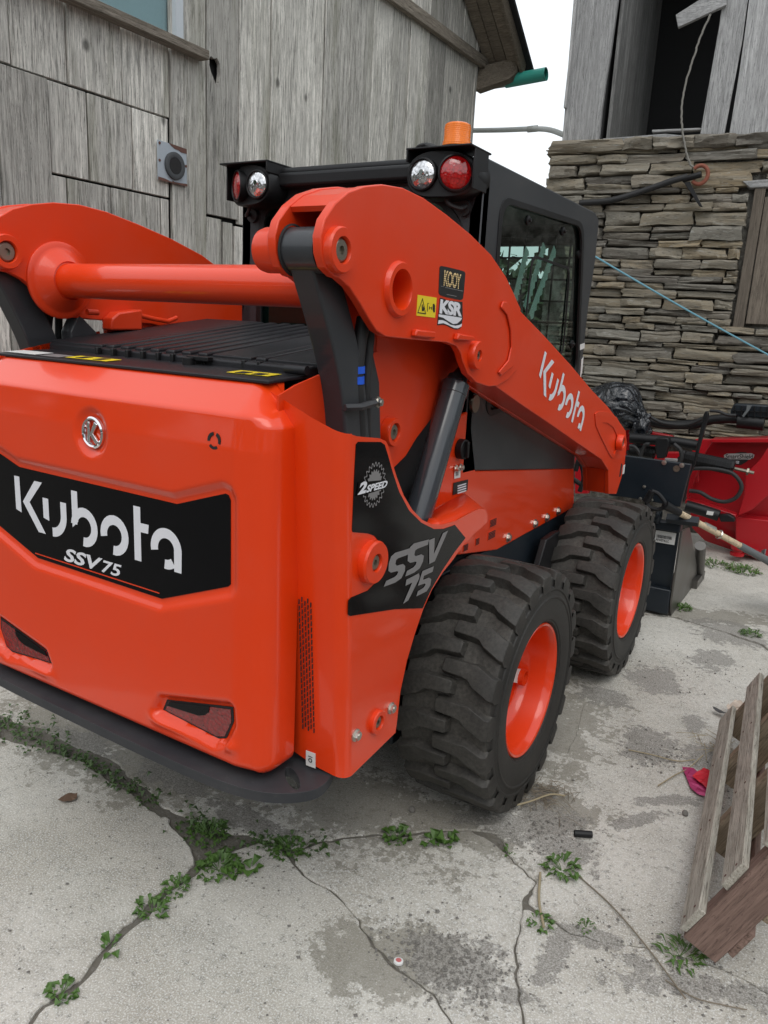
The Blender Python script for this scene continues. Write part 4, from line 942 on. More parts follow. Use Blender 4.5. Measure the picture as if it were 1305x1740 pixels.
# lamps on the cab roof
def roof_lamp(s):
    cy = -.010
    def ell(cx_, cz_, rx, rz, y, n=28): return circ((s * cx_, y, cz_), rx, 'y', n, rz)
    # pill shaped housing: loft of rounded outlines
    g = G(); prof = [(-.105, 1.0), (-.098, 1.05), (-.02, 1.06), (.03, .95), (.06, .70)]
    outl = []
    for k in range(40):
        a = 2 * math.pi * k / 40; ca, sa = math.cos(a), math.sin(a); ex = 2.6
        outl.append((math.copysign(abs(ca) ** (2 / ex), ca) * (.108), math.copysign(abs(sa) ** (2 / ex), sa) * .066))
    vs_ = []; fs_ = []
    cxh = .390; czh = 2.044
    for j, (yy, sc_) in enumerate(prof):
        vs_ += [V((s * (cxh + a * sc_), cy + .055 + yy + max(0, a - .005) * .45, czh + b * sc_)) for a, b in outl]
        if j: fs_ += [((j - 1) * 40 + i, (j - 1) * 40 + (i + 1) % 40, j * 40 + (i + 1) % 40, j * 40 + i) for i in range(40)]
    fs_ += [tuple(range(40)), tuple(range(4 * 40 + 39, 4 * 40 - 1, -1))]
    g.add(vs_, fs_); h = g.out('lamp_housing', BLACKP, T, smooth=True, ang=50)
    yf_ = cy + .055 - .105
    for nm, c_, r_, mt in (('clear_lamp', (.3360, 2.044), .043, LENSW), ('red_lamp', (.4430, 2.046), .048, LRED)):
        ax_ = V((0, -1, 0)) if nm == 'clear_lamp' else V((s * .50, -.86, 0)).normalized(); yf0 = yf_; yf_ = yf_ if nm == 'clear_lamp' else yf_ + .016
        g = G(); g.lathe([(r_ * 1.14, -.02), (r_ * 1.14, .006), (r_ * 1.05, .008), (r_ * 1.0, .004)], (s * c_[0], yf_, c_[1]), ax_, 36); rg = g.out('lamp_ring', BLACKP, h, smooth=True, ang=40)
        g = G(); g.lathe([(.0001, .014), (r_ * .5, .012), (r_ * .85, .007), (r_, .002)], (s * c_[0], yf_, c_[1]), ax_, 36); g.out(nm, mt, h, smooth=True)
        if nm == 'clear_lamp':
            g = G(); g.cyl((s * c_[0] + .004, yf_ - .013, c_[1] + .004), (s * c_[0] + .004, yf_ - .019, c_[1] + .004), .008, n=14); g.out('bulb_cap', CHROME, h)
    # bracket: top plate with drop lip and side cheek
    g = G(); g.box((s * .392, .0, 2.118), (.225, .15, .006)); g.box((s * .284, .0, 2.101), (.006, .15, .04)); g.box((s * .500, .01, 2.06), (.006, .10, .12)); g.out('lamp_bracket', BLACKP, T, bevel=.002)
    g = G(); g.tube(spline([V((s * .40, -.02, 2.0)), V((s * .41, -.02, 1.965)), V((s * .44, .0, 1.95)), V((s * .45, .03, 1.96))], 5), .007, 8); g.cyl((s * .44, .045, 1.955), (s * .44, .03, 1.955), .024, n=20); g.out('lamp_cable', RUBHOSE, h, smooth=True)
roof_lamp(1); roof_lamp(-1)
# beacon
bc = U((778, 243), 'y', .0); bc = V((.402, .03, 2.122))
g = G(); g.cyl(bc, bc + V((0, 0, .014)), .050, n=32); g.out('beacon_base', BLACKP, T, smooth=True, ang=40)
g = G(); g.lathe([(.046, .014), (.045, .028), (.042, .032), (.042, .070), (.040, .078), (.034, .082), (.0001, .083)], bc, (0, 0, 1), 40); g.out('beacon', AMBER, T, smooth=True, ang=40)
g = G(); g.tube(spline([bc + V((-.045, -.02, .005)), bc + V((-.08, -.03, .020)), bc + V((-.12, -.03, .018)), bc + V((-.145, -.02, -.01))], 6), .0065, 8); g.cyl(bc + V((-.05, -.04, .004)), bc + V((-.085, -.045, .016)), .010, n=10); g.out('beacon_cable', RUBHOSE, T, smooth=True)
# ---- wheels
NL = 21
def wheel(cy, s, first):
    R0_, HWd = .392, .150
    c = V((s * .70, cy, .415)); g = G()
    prof = [(.222, .118), (.228, .134), (.236, .141), (.2365, .146), (.243, .147), (.245, .150), (.270, .1545), (.300, .157), (.318, .1565), (.320, .1595), (.326, .1595), (.328, .156), (.345, .152), (.347, .156), (.356, .155), (.3585, .150), (.377, .149), (.387, .144), (.389, .130), (.386, .10), (.384, .08), (.384, 0)]
    full = prof + [(r, -h) for r, h in reversed(prof[:-1])]
    g.lathe(full, c, (s, 0, 0), 96)
    ncar = len(g.v)
    # lugs
    def P(th, v_, r): return c + V((s * v_, math.cos(th) * r, math.sin(th) * r))
    pit = 2 * math.pi / NL
    for side in (1, -1):
        for k in range(NL):
            th0 = (k + (0 if side > 0 else .5)) * pit
            # sections along the lug: (v, centre shift, half width, top radius)
            secs = [(.1555, .26, .275, .362), (.1535, .25, .315, .402), (.140, .235, .32, .411), (.085, .03, .315, .414), (.066, -.03, .235, .4145), (.045, -.05, .22, .415), (-.014, -.06, .21, .4155), (-.021, -.06, .18, .414)]
            tops = []; bases = []
            for (v_, sh, hw_, r_) in secs:
                a0, a1 = th0 + (sh - hw_) * pit, th0 + (sh + hw_) * pit
                w2 = .05 * pit
                tops.append((P(a0 + w2, v_ * side, r_), P((a0 + a1) / 2, v_ * side, r_ + .0006), P(a1 - w2, v_ * side, r_)))
                bases.append((P(a0 - w2 * .6, v_ * side, min(r_ - .010, .381)), P(a1 + w2 * .6, v_ * side, min(r_ - .010, .381))))
            # end cap sections pull
            vsx = []; fx = []
            for tt, bb in zip(tops, bases): vsx += [bb[0], tt[0], tt[1], tt[2], bb[1]]
            for j in range(len(secs) - 1):
                a, b = j * 5, (j + 1) * 5
                for i in range(4): fx.append((a + i, a + i + 1, b + i + 1, b + i))
            e = (len(secs) - 1) * 5
            end = P(th0 - .06 * pit - .21 * pit, -.028 * side, .381), P(th0 - .06 * pit + .21 * pit, -.028 * side, .381)
            vsx += [end[0], end[1]]; m_ = len(vsx)
            fx += [(e, e + 1, m_ - 2), (e + 1, e + 2, e + 3, m_ - 1, m_ - 2), (e + 3, e + 4, m_ - 1), (0, 4, 3, 2, 1)]
            g.add(vsx, fx)
    wh = thing_part('wheel')
    tyre = g.out('tyre', RUBBER, wh, smooth=True, ang=45)
    bvt = tyre.modifiers.new('bevel', 'BEVEL'); bvt.width = .0035; bvt.segments = 2; bvt.limit_method = 'ANGLE'; bvt.angle_limit = math.radians(32)
    at = tyre.data.attributes.new('dust', 'FLOAT', 'POINT')
    for i, vv_ in enumerate(tyre.data.vertices):
        r_ = math.hypot(vv_.co.y - cy, vv_.co.z - .415); at.data[i].value = 1.0 if r_ > .38 and r_ < .400 else (.55 if r_ >= .400 else .15)
    g = G(); g.lathe([(.2235, .118), (.2300, .130), (.2310, .138), (.2270, .143), (.2200, .140), (.2130, .128), (.2080, .112), (.2060, .060), (.1950, .030), (.1870, .022), (.1830, -.030), (.1700, -.045), (.080, -.050), (.070, -.040), (.060, -.040), (.0001, -.042)], c, (s, 0, 0), 80)
    g.out('rim', ORANGE, wh, smooth=True, ang=35)
    hb = U((893, 1152), 'x', .755); g = G(); g.lathe([(.034, -.042), (.030, -.02), (.030, .055), (.023, .055), (.021, .015), (.0001, .015)], c + V((0, hb.y, hb.z - .415)), (s, 0, 0), 32); g.out('hub', ORANGE_M, wh, smooth=True, ang=35)
    for k in range(8):
        a = k * math.pi / 4 + .2; p = c + V((s * -.048, math.cos(a) * .135, math.sin(a) * .135)); g = G(); g.cyl(p, p + V((s * .016, 0, 0)), .014, n=6); g.cyl(p, p + V((s * .024, 0, 0)), .007, n=8); g.out('wheel_nut', ZINC, wh)
    return wh
def thing_part(name):
    o = bpy.data.objects.new(name, None); COL.objects.link(o); o.parent = T; o.empty_display_size = .05; return o
for cy in (0, 1.282):
    for s in (1, -1): wheel(cy, s, False)
rimst = [U(q, 'x', .735) for q in zc(640, 820, 2.61, [(610, 822), (643, 828), (636, 892), (606, 885)])]
flat('rim_sticker', rimst, STICKW, T, (.001, 0, 0))

# ================================================================ BUCKET in front of the loader
B = thing('loader_bucket', 'black steel bucket with scuffed side plate and barcode label, ahead of the front wheel', 'bucket', (.3, 2.4, 0))
g = G(); yb = 2.20
bk = [U(q, 'y', yb) for q in [(1110, 1045), (1130, 1049), (1160, 893), (1105, 880)]]
g.prism([V((-.85, yb + .05, .012)), V((.855, yb + .05, .012)), V((.868, yb, .16)), V((.868, yb, .53)), V((-.85, yb, .53))], (0, .02, 0)); g.out('back_plate', BLUEBLK, B, bevel=.004)
g = G(); g.box((.01, yb - .012, .55), (1.74, .07, .05)); g.box((.01, yb + .02, .095), (1.72, .05, .15)); g.out('bucket_rail', BLUEBLK, B, bevel=.006)
for s in (1, -1):
    xs = .872 if s > 0 else -.85
    g = G(); pp = [(2.21, .53), (2.45, .50), (2.95, .15), (3.08, .02), (3.05, .0), (2.25, .0), (2.20, .10)]
    g.prism([V((xs, a, b)) for a, b in pp], (s * .012, 0, 0)); g.out('side_plate', STEELB, B, bevel=.003)
g = G(); g.box((0, 2.66, .012), (1.74, .84, .02)); g.out('bucket_floor', STEELB, B)
g = G(); g.cyl((.885, 3.10, .03), (.90, 2.86, .30), .035, n=24); g.box((.89, 3.02, .03), (.05, .28, .055)); g.out('side_edge', CHROME if False else STEELB, B, smooth=True, ang=40)
lb = flat('barcode_label', [U(q, 'y', yb - .003) for q in zc(1060, 820, 5.3265, [(292, 430), (475, 458), (457, 566), (275, 535)])], STICKW, B, (0, .001, 0))
g = G(); bl = [U(q, 'y', yb - .006) for q in zc(1060, 820, 5.3265, [(296, 498), (436, 520), (438, 492), (300, 468)])]
for k in range(26):
    t0 = k / 26 + random.uniform(0, .008); t1 = t0 + random.uniform(.010, .026); g.prism([bl[0].lerp(bl[1], t0), bl[0].lerp(bl[1], t1), bl[3].lerp(bl[2], t1), bl[3].lerp(bl[2], t0)], (0, .001, 0))
g.out('barcode', INK, lb)
O_ = U(zc(1060, 820, 5.3265, [(288, 522)])[0], 'y', yb - .005); lettering('AP-HST4LLC', O_, U(zc(1060, 820, 5.3265, [(408, 545)])[0], 'y', yb - .005) - O_, U(zc(1060, 820, 5.3265, [(289, 502)])[0], 'y', yb - .005) - O_, INK, lb, .02)
# upright attachment plate over the bucket
zp = lambda pts: zc(960, 620, 3.783, pts)
yp = 2.10
g = G(); pp = [U(q, 'y', yp) for q in zp([(300, 580), (400, 585), (625, 615), (812, 640), (740, 915), (560, 880), (380, 850), (280, 840)])]
g.prism(pp, (0, .03, 0)); ap = g.out('coupler_plate', BLUEBLK, B, bevel=.004)
for q in ((638, 628), (752, 646), (510, 783), (485, 860), (558, 868)): p = U(zp([q])[0], 'y', yp); bolt(p, (0, -1, 0), .010 if q[1] < 700 else .007, ap)
p = U(zp([(717, 667)])[0], 'y', yp); g = G(); g.lathe([(.018, 0), (.018, .004), (.010, .004), (.009, .001), (.0001, .001)], p, (0, -1, 0), 24); g.out('grommet', PINM, ap, smooth=True, ang=40)
g = G(); a = U(zp([(655, 985)])[0], 'y', 2.12); b = U(zp([(860, 1010)])[0], 'y', 2.12); g.tube([a, b], [.028, .028], 4); 
for dx in (0, .055, .11): g.lathe([(.03, 0), (.045, .008), (.045, .02), (.03, .028)], a + V((-.06 - dx, 0, .005)), (1, 0, .0), 20, True)
g.out('hydraulic_coupler', BLUEBLK, B, smooth=True, ang=35)
# black hoses and red parts of the attachment seen between arm and cab
g = G()
for q_ in ([(978, 800), (985, 780), (992, 812), (985, 835)], [(975, 815), (990, 822), (996, 800), (1000, 780)]): g.tube(spline([U(k, 'y', 2.0) for k in q_], 6), .014, 10)
g.out('hose', RUBHOSE, B, smooth=True)

# ================================================================ RED SNOW PLOW
PL = thing('snow_plow', 'bright red snow plow with black springs and hoses, standing against the stone wall', 'snow plow', (.8, 4.0, 0))
yq = 3.95
def ply(name, pts, y, mat, off, par=PL, **k): g = G(); g.prism([U(q, 'y', y) for q in zp(pts)], off); return g.out(name, mat, par, **k)
blade = ply('moldboard', [(860, 480), (1305, 478), (1420, 480), (1420, 1300), (1240, 1250), (900, 1130), (820, 1050), (800, 900), (820, 640)], yq + .12, RED, (0, .02, 0))
ply('wing_frame', [(835, 478), (960, 478), (905, 560), (880, 620), (900, 640), (850, 700), (780, 900), (780, 700)], yq - .02, RED, (0, .05, 0), bevel=.006)
ply('top_flange', [(940, 478), (1430, 470), (1430, 500), (945, 500)], yq - .08, RED, (0, .20, 0), bevel=.004)
ply('blade_rib', [(1305, 530), (1420, 560), (1420, 760), (1305, 840), (1200, 935), (1115, 970), (1115, 950), (1150, 830), (1160, 700), (1225, 640), (1260, 600)], yq - .10, RED, (0, .03, 0), bevel=.006)
ply('lower_beam', [(1095, 975), (1310, 1000), (1420, 1010), (1420, 1250), (1230, 1245), (1100, 1200), (1095, 1100)], yq - .06, RED, (0, .14, 0), bevel=.008)
ply('cross_member', [(775, 865), (860, 885), (1100, 965), (1100, 985), (1000, 975), (860, 915), (770, 890)], yq - .16, RED, (0, .10, 0), bevel=.006)
ply('cutting_edge', [(880, 1060), (1100, 1180), (1230, 1250), (1225, 1225), (1100, 1150), (890, 1030)], yq - .02, RED, (0, .05, 0))
ply('left_wing', [(380, 410), (460, 408), (690, 455), (705, 475), (700, 500), (600, 560), (860, 560), (860, 760), (60, 700), (60, 560), (200, 540)], yq + .02, RED, (0, .06, 0), bevel=.01)
ply('left_wing_leg', [(60, 560), (140, 580), (160, 640), (150, 830), (60, 830)], yq - .2, RED, (0, .06, 0), bevel=.01)
g = G(); p = U(zp([(1110, 1190)])[0], 'y', yq - .15); g.lathe([(.05, 0), (.05, .02), (.035, .022), (.035, .045), (.05, .048), (.05, .07), (.0001, .07)], p + V((0, 0, -.04)), (0, 0, 1), 28); g.box(p + V((.07, .06, 0)), (.12, .08, .02)); g.out('shoe_bracket', RED, PL, smooth=True, ang=40)
# black tube, springs, hoses, cylinder
def ptube(nm, pts, y, r, mat, n=12, par=PL, sp_=6): g = G(); g.tube(spline([U(q, 'y', y) for q in zp(pts)], sp_), r, n); return g.out(nm, mat, par, smooth=True, ang=60)
ptube('frame_tube', [(420, 470), (600, 485), (740, 500), (850, 520)], 3.55, .038, BLACKP, 20)
ptube('light_bar', [(520, 335), (570, 370), (660, 385), (760, 385), (850, 378), (930, 355), (1040, 345), (1130, 350), (1210, 358)], 4.0, .036, BLACKP, 16)
ptube('light_bar_mount', [(1110, 360), (1200, 370), (1280, 378)], 3.98, .052, BLACKP, 20)
ptube('hose', [(930, 295), (990, 300), (1040, 320), (1100, 325)], 3.9, .012, RUBHOSE, 8)
ptube('hose', [(540, 330), (620, 370), (720, 385), (800, 380), (880, 345)], 3.9, .014, RUBHOSE, 8)
ptube('hose', [(810, 668), (900, 665), (1000, 675), (1080, 700), (1130, 760), (1130, 810), (1090, 860), (1020, 880), (940, 860), (870, 820), (800, 808)], 3.7, .015, RUBHOSE, 12)
ptube('hose', [(480, 600), (495, 560), (515, 515), (545, 510)], 3.5, .014, RUBHOSE, 8); ptube('hose', [(700, 510), (740, 545), (750, 590), (735, 630)], 3.45, .016, RUBHOSE, 8); ptube('hose', [(415, 520), (450, 530), (480, 570), (490, 620)], 3.5, .014, RUBHOSE, 8)
def coil(nm, a, b, y, R_, turns=26, r=.011):
    A_ = U(zp([a])[0], 'y', y); B_ = U(zp([b])[0], 'y', y); d = B_ - A_; t_ = d.cross(V((0, 0, 1))).normalized(); u_ = d.normalized().cross(t_); pts = []
    K = turns * 10
    for k in range(K + 1): ang = 2 * math.pi * k / 10; pts.append(A_ + d * (k / K) + (t_ * math.cos(ang) + u_ * math.sin(ang)) * R_)
    g = G(); g.tube(pts, r, 5); g.cyl(A_, B_, R_ * .55, n=12); return g.out(nm, BLACKP, PL, smooth=True)
coil('trip_spring', (745, 590), (1080, 660), 3.75, .044, 22, .015); coil('trip_spring', (415, 548), (580, 565), 3.6, .038, 10, .014)
g = G(); A_ = U(zp([(1085, 665)])[0], 'y', 3.75); B_ = U(zp([(1215, 695)])[0], 'y', 3.75); g.cyl(A_, B_, .012, n=10); g.cyl(B_ - (B_ - A_) * .35, B_ - (B_ - A_) * .25, .028, n=6); g.out('spring_bolt', PINM, PL)
ptube('angle_cylinder', [(780, 905), (900, 940), (990, 970)], 3.7, .042, BLACKP, 20, sp_=2)
lbp = flat('cylinder_tag', [U(q, 'y', 3.655) for q in zp([(915, 938), (958, 945), (950, 968), (908, 962)])], STICKW, PL, (0, .002, 0))
ply('cylinder_lug', [(985, 965), (1050, 960), (1090, 985), (1090, 1010), (1000, 1010)], 3.7, BLACKP, (0, .06, 0), bevel=.006)
# upright flat bar
g = G(); ub = [U(q, 'y', 3.4) for q in zp([(890, 320), (900, 300), (918, 298), (922, 330), (835, 640), (800, 720), (765, 880), (740, 880), (780, 720), (830, 600)])]; g.prism(ub, (0, .04, 0)); g.out('upright_bar', BLACKP, PL, bevel=.004)
ply('mount_block', [(585, 470), (665, 470), (670, 500), (640, 600), (590, 605), (578, 520)], 3.45, BLACKP, (0, .08, 0), bevel=.008)
ply('mount_cover', [(640, 600), (720, 605), (720, 625), (640, 622)], 3.3, GREYL, (0, .03, 0), bevel=.004)
# plow lamp seen from behind with ribs
lamp = ply('plow_lamp', [(1065, 290), (1085, 250), (1330, 262), (1330, 345), (1060, 325)], 3.95, BLUEBLK, (0, .12, 0), bevel=.01)
for k in range(6):
    ply('lamp_rib', [(1090 + k * 42, 262 + k * 1), (1096 + k * 42, 262 + k), (1094 + k * 42, 330 + k * 2), (1088 + k * 42, 330 + k * 2)], 3.93, BLACKP, (0, .02, 0), lamp)
ply('lamp_rib', [(1075, 293), (1330, 303), (1330, 308), (1075, 298)], 3.93, BLACKP, (0, .02, 0), lamp)
ply('lamp_tie', [(1170, 258), (1200, 262), (1185, 290), (1150, 335), (1138, 328), (1165, 290)], 3.90, SHOVELG, (0, .02, 0), lamp)
# sticker on the blade
ys = yq + .118
em_ = ply('blade_sticker', [(1080, 580), (1100, 565), (1130, 560), (1165, 562), (1175, 575), (1190, 600), (1165, 625), (1130, 645), (1090, 640), (1070, 625), (1062, 600)], ys, INK, (0, .001, 0))
em2 = ply('sticker_oval', smoothpts([V((a, b, 0)) for a, b in [(1020, 575), (1060, 568), (1215, 570), (1222, 590), (1190, 608), (1030, 605), (1018, 592)]], 1) and [(1022, 580), (1040, 570), (1200, 568), (1218, 578), (1212, 598), (1190, 608), (1040, 606), (1024, 596)], ys - .003, STICKW, (0, .001, 0), em_)
def ptext(txt, bl_, br_, tl_, mat, par, y, bold=.02): O = U(zp([bl_])[0], 'y', y); return lettering(txt, O, U(zp([br_])[0], 'y', y) - O, U(zp([tl_])[0], 'y', y) - O, mat, par, bold)
ptext('SmartShield', (1030, 602), (1206, 604), (1034, 573), INK, em2, ys - .006, .01)
ptext('BOSS', (1075, 632), (1118, 636), (1078, 614), WHITE, em_, ys - .006, .04)

# ================================================================ BIN BAG over the other plow lamp
bgc = U((1048, 690), 'y', 3.75)
bag = thing('bin_bag', 'shiny black bin bag tied over the end of the plow light bar', 'bin bag', bgc)
bm = bmesh.new(); bmesh.ops.create_icosphere(bm, subdivisions=6, radius=1)
import mathutils.noise as mn
for v_ in bm.verts:
    d = v_.co.normalized(); x_ = d.x
    R_ = 1 + .10 * mn.noise(d * 1.6) - .0
    neck = sst(.35, .95, x_)
    fold = (.5 - abs(mn.noise(V((x_ * 1.5 + d.z, math.atan2(d.z, d.y) * 4.0 + x_, 0))))) * .16 * (.4 + .6 * sst(-.6, .8, x_)) + (.5 - abs(mn.noise(d * 5))) * .05
    rad = R_ + fold
    v_.co = V((d.x * .255 * rad, d.y * .17 * rad * (1 - .45 * neck), d.z * .175 * rad * (1 - .45 * neck) - .10 * neck))
me = bpy.data.meshes.new('bag'); bm.to_mesh(me); bm.free(); bo_ = bpy.data.objects.new('bag_film', me); COL.objects.link(bo_); bo_.parent = bag; me.materials.append(BAG); me.polygons.foreach_set('use_smooth', [True] * len(me.polygons))
bm = bmesh.new(); bmesh.ops.create_icosphere(bm, subdivisions=4, radius=1)
for v_ in bm.verts:
    d = v_.co.normalized(); rad = 1 + .45 * mn.noise(d * 3) + .2 * mn.noise(d * 8); v_.co = V((.215 + d.x * .075 * rad, -.05 + d.y * .07 * rad, -.15 + d.z * .13 * rad))
me = bpy.data.meshes.new('bag_tie'); bm.to_mesh(me); bm.free(); o = bpy.data.objects.new('bag_tail', me); COL.objects.link(o); o.parent = bag; me.materials.append(BAG); me.polygons.foreach_set('use_smooth', [True] * len(me.polygons))

# ================================================================ SHOVEL
h0 = U(zp([(530, 890)])[0], 'y', 2.02)
SH = thing('shovel', 'long wooden shovel with grey D handle and grey scoop, laid across the bucket top', 'shovel', h0)
hp = [U(zp([q])[0], 'y', 2.02) for q in [(520, 880), (560, 812), (600, 830), (640, 880), (640, 910), (600, 930), (545, 915)]]
g = G(); g.tube(spline([hp[1], hp[2], hp[3], hp[4], hp[5], hp[6], hp[0]], 5), .012, 10); g.tube([hp[0], hp[1]], .020, 12); g.out('handle', BLACKP, SH, smooth=True)
A_ = U(zp([(650, 905)])[0], 'y', 2.02); E_ = U((1318, 960), 'y', 2.55); d = E_ - A_
f_ = lambda t_: A_ + d * t_
import mathutils
g = G(); g.tube([f_(-.01), f_(.12)], [.026, .019], 14); g.out('handle_socket', BLACKP, SH, smooth=True)
g = G(); g.tube([f_(.11), f_(.70)], [.0175, .0175], 14); g.out('shaft', SHAFT, SH, smooth=True)
g = G(); g.tube([f_(.66), f_(.9), f_(1.02)], [.021, .022, .03], 14); g.out('scoop_socket', SHOVELG, SH, smooth=True)
g = G(); dn = d.normalized(); sd_ = dn.cross(V((0, 0, 1))).normalized(); up_ = sd_.cross(dn)
sv = []; sf = []
for j in range(13):
    t_ = j / 12; w_ = .17 * math.sin(min(1, t_ * 2.4 + .15) * math.pi / 2) * (1 - .25 * max(0, t_ - .6))
    for i in range(13):
        a = i / 12 * 2 - 1; sv.append(f_(.90) + dn * (t_ * .36) + sd_ * (a * w_) + up_ * (.055 * a * a - .03 * math.sin(t_ * 3)))
sf = [(j * 13 + i, j * 13 + i + 1, (j + 1) * 13 + i + 1, (j + 1) * 13 + i) for j in range(12) for i in range(12)]
g.add(sv, sf); o = g.out('scoop', SHOVELG, SH, smooth=True); sm = o.modifiers.new('s', 'SOLIDIFY'); sm.thickness = .005
g = G(); p = f_(.47); g.lathe([(.024, -.006), (.028, 0), (.024, .006)], p, dn, 20, True); g.tube([f_(.33) + up_ * .012, f_(.42) + up_ * .012], [.014, .016], 10); g.out('shaft_clip', ZINC, SH, smooth=True)

# ================================================================ STONE BARN (right, behind)
th8 = math.radians(8); WD = V((math.cos(th8), math.sin(th8), 0)); WN = V((-math.sin(th8), math.cos(th8), 0)); W0 = V((.9, 4.5, 0))
def W(q, off=0.): return UP(q, W0 - WN * off, WN)
def wc(p): r = V(p) - W0; return r.dot(WD), p.z    # wall coordinates
STB = thing('stone_barn', 'barn with rough fieldstone ground storey, grey board upper storey and dark open doorway', 'barn', W0)
def WP(a, z, off=0): return W0 + WD * a + V((0, 0, z)) - WN * off
uL = wc(W((938, 300)))[0]; topz = 3.04
g = G(); g.prism([WP(uL + .06, 0, -.02), WP(6, 0, -.02), WP(6, topz, -.02), WP(uL + .06, topz, -.02)], WN * .5); g.out('mortar_core', MORTAR, STB)
# shuttered window
wx0, wz0 = wc(W((1258, 552))); wx1 = wx0 + .75; wz1 = wc(W((1290, 322)))[1]
stone_meshes = []
for k in range(14):
    bm = bmesh.new(); bmesh.ops.create_cube(bm, size=1)
    bmesh.ops.subdivide_edges(bm, edges=[e for e in bm.edges], cuts=4, use_grid_fill=True)
    sd0 = V((k * 13.1, k * 7.7, 3.3))
    for v_ in bm.verts:
        c = v_.co.copy(); e = max(abs(c.x), abs(c.z)); rnd_ = V((c.x, c.y, c.z))
        ex = 1 - .05 * max(0, abs(c.z) * 2 - .4) ** 2; ez = 1 - .12 * max(0, abs(c.x) * 2 - .6) ** 2
        c.x *= ex; c.z *= ez; c.y *= 1 - .14 * (max(abs(c.x), abs(c.z)) * 2) ** 8 if c.y < 0 else 1
        nn_ = mn.noise_vector(rnd_ * 1.7 + sd0); n2_ = mn.noise_vector(rnd_ * 4.2 + sd0)
        c += V((nn_.x * .07, nn_.y * .13, nn_.z * .20)) + V((n2_.x * .03, n2_.y * .09, n2_.z * .08)); v_.co = c
    me = bpy.data.meshes.new('stone'); bm.to_mesh(me); bm.free(); me.materials.append(STONE); me.polygons.foreach_set('use_smooth', [True] * len(me.polygons)); me.set_sharp_from_angle(angle=math.radians(18)); stone_meshes.append(me)
rs = random.Random(11); z = .74; cnt = 0
rotW = Matrix.Rotation(th8, 4, 'Z')
while z < topz - .03:
    h = rs.choice([.040, .048, .055, .06, .065, .072, .08, .088, .105]); h = min(h, topz - z)
    if h < .03: break
    x = uL - rs.uniform(0, .05) + (.22 if z < 2.25 else 0); xend = 1.05 if z > wz1 or z < wz0 else wx0
    while x < xend:
        w_ = rs.uniform(.15, .44) * (1.15 if h > .06 else 1.0) * (1.5 if rs.random() < .13 else 1); hh = h
        parts_ = [(z, h)]
        if h > .10 and rs.random() < .35: k_ = rs.uniform(.4, .6); parts_ = [(z, h * k_), (z + h * k_, h * (1 - k_))]
        for (zz_, h2) in parts_:
            cxm = x + w_ / 2; wa = w_
            if zz_ + h2 > wz0 - .02 and zz_ < wz1 + .02 and x + w_ > wx0 - .07:
                if x > wx0 - .16: continue
                wa = wx0 - .075 - x; cxm = x + wa / 2
                if wa < .05: continue
            if cnt >= 296: continue
            o = bpy.data.objects.new('stone', rs.choice(stone_meshes)); COL.objects.link(o); o.parent = STB; cnt += 1
            o.location = WP(cxm, zz_ + h2 / 2 + rs.uniform(-.005, .005), .0 + rs.uniform(-.025, .03)) - W0
            o.rotation_euler = (rs.uniform(-.05, .05) + (math.pi if rs.random() < .5 else 0) * 0, rs.uniform(-.035, .035), th8 + rs.uniform(-.09, .09))
            o.scale = ((wa - .010) * rs.choice((-1, 1)), .14, (h2 - .006) * rs.uniform(.88, 1.02))
        x += w_
    z += h
print('stones', cnt)
g = G(); g.prism([WP(wx0, wz0, .02), WP(wx1, wz0, .02), WP(wx1, wz1, .02), WP(wx0, wz1, .02)], WN * .03)
sh_ = thing_s = None
bw = .17
for k in range(4):
    g = G(); a0 = wx0 + .035 + k * (bw + .012); g.prism([WP(a0, wz0 + .01, .045), WP(a0 + bw, wz0 + .01, .045), WP(a0 + bw, wz1 - .04, .045), WP(a0, wz1 - .06, .045)], WN * .03); g.out('shutter_board', DOORW, STB, bevel=.003)
g = G(); g.prism([WP(wx0 - .055, wz0 - .03, .06), WP(wx0 + .025, wz0 - .03, .06), WP(wx0 + .03, wz1, .06), WP(wx0 - .045, wz1, .06)], WN * .10); g.out('window_frame', DOORW, STB, bevel=.004)
g = G(); g.prism([WP(wx0 - .08, wz1, .07), WP(wx1, wz1 + .03, .07), WP(wx1, wz1 + .10, .07), WP(wx0 - .14, wz1 + .05, .07)], WN * .12); g.out('lintel', BEAMX, STB, bevel=.006)
# flat cap stones
for (a, b) in [((938, 272), (1060, 258)), ((1062, 256), (1110, 250)), ((1112, 250), (1178, 246)), ((1180, 240), (1250, 236)), ((1252, 236), (1330, 232))]:
    p, q_ = W(a), W(b); o = bpy.data.objects.new('stone', rs.choice(stone_meshes)); COL.objects.link(o); o.parent = STB
    m_ = (p + q_) / 2; ln = (q_ - p).length; o.location = V((m_.x, m_.y, topz + .02)) - W0 + WN * .04; o.rotation_euler = (0, 0, th8); o.scale = (ln * 1.03, .30, .085)
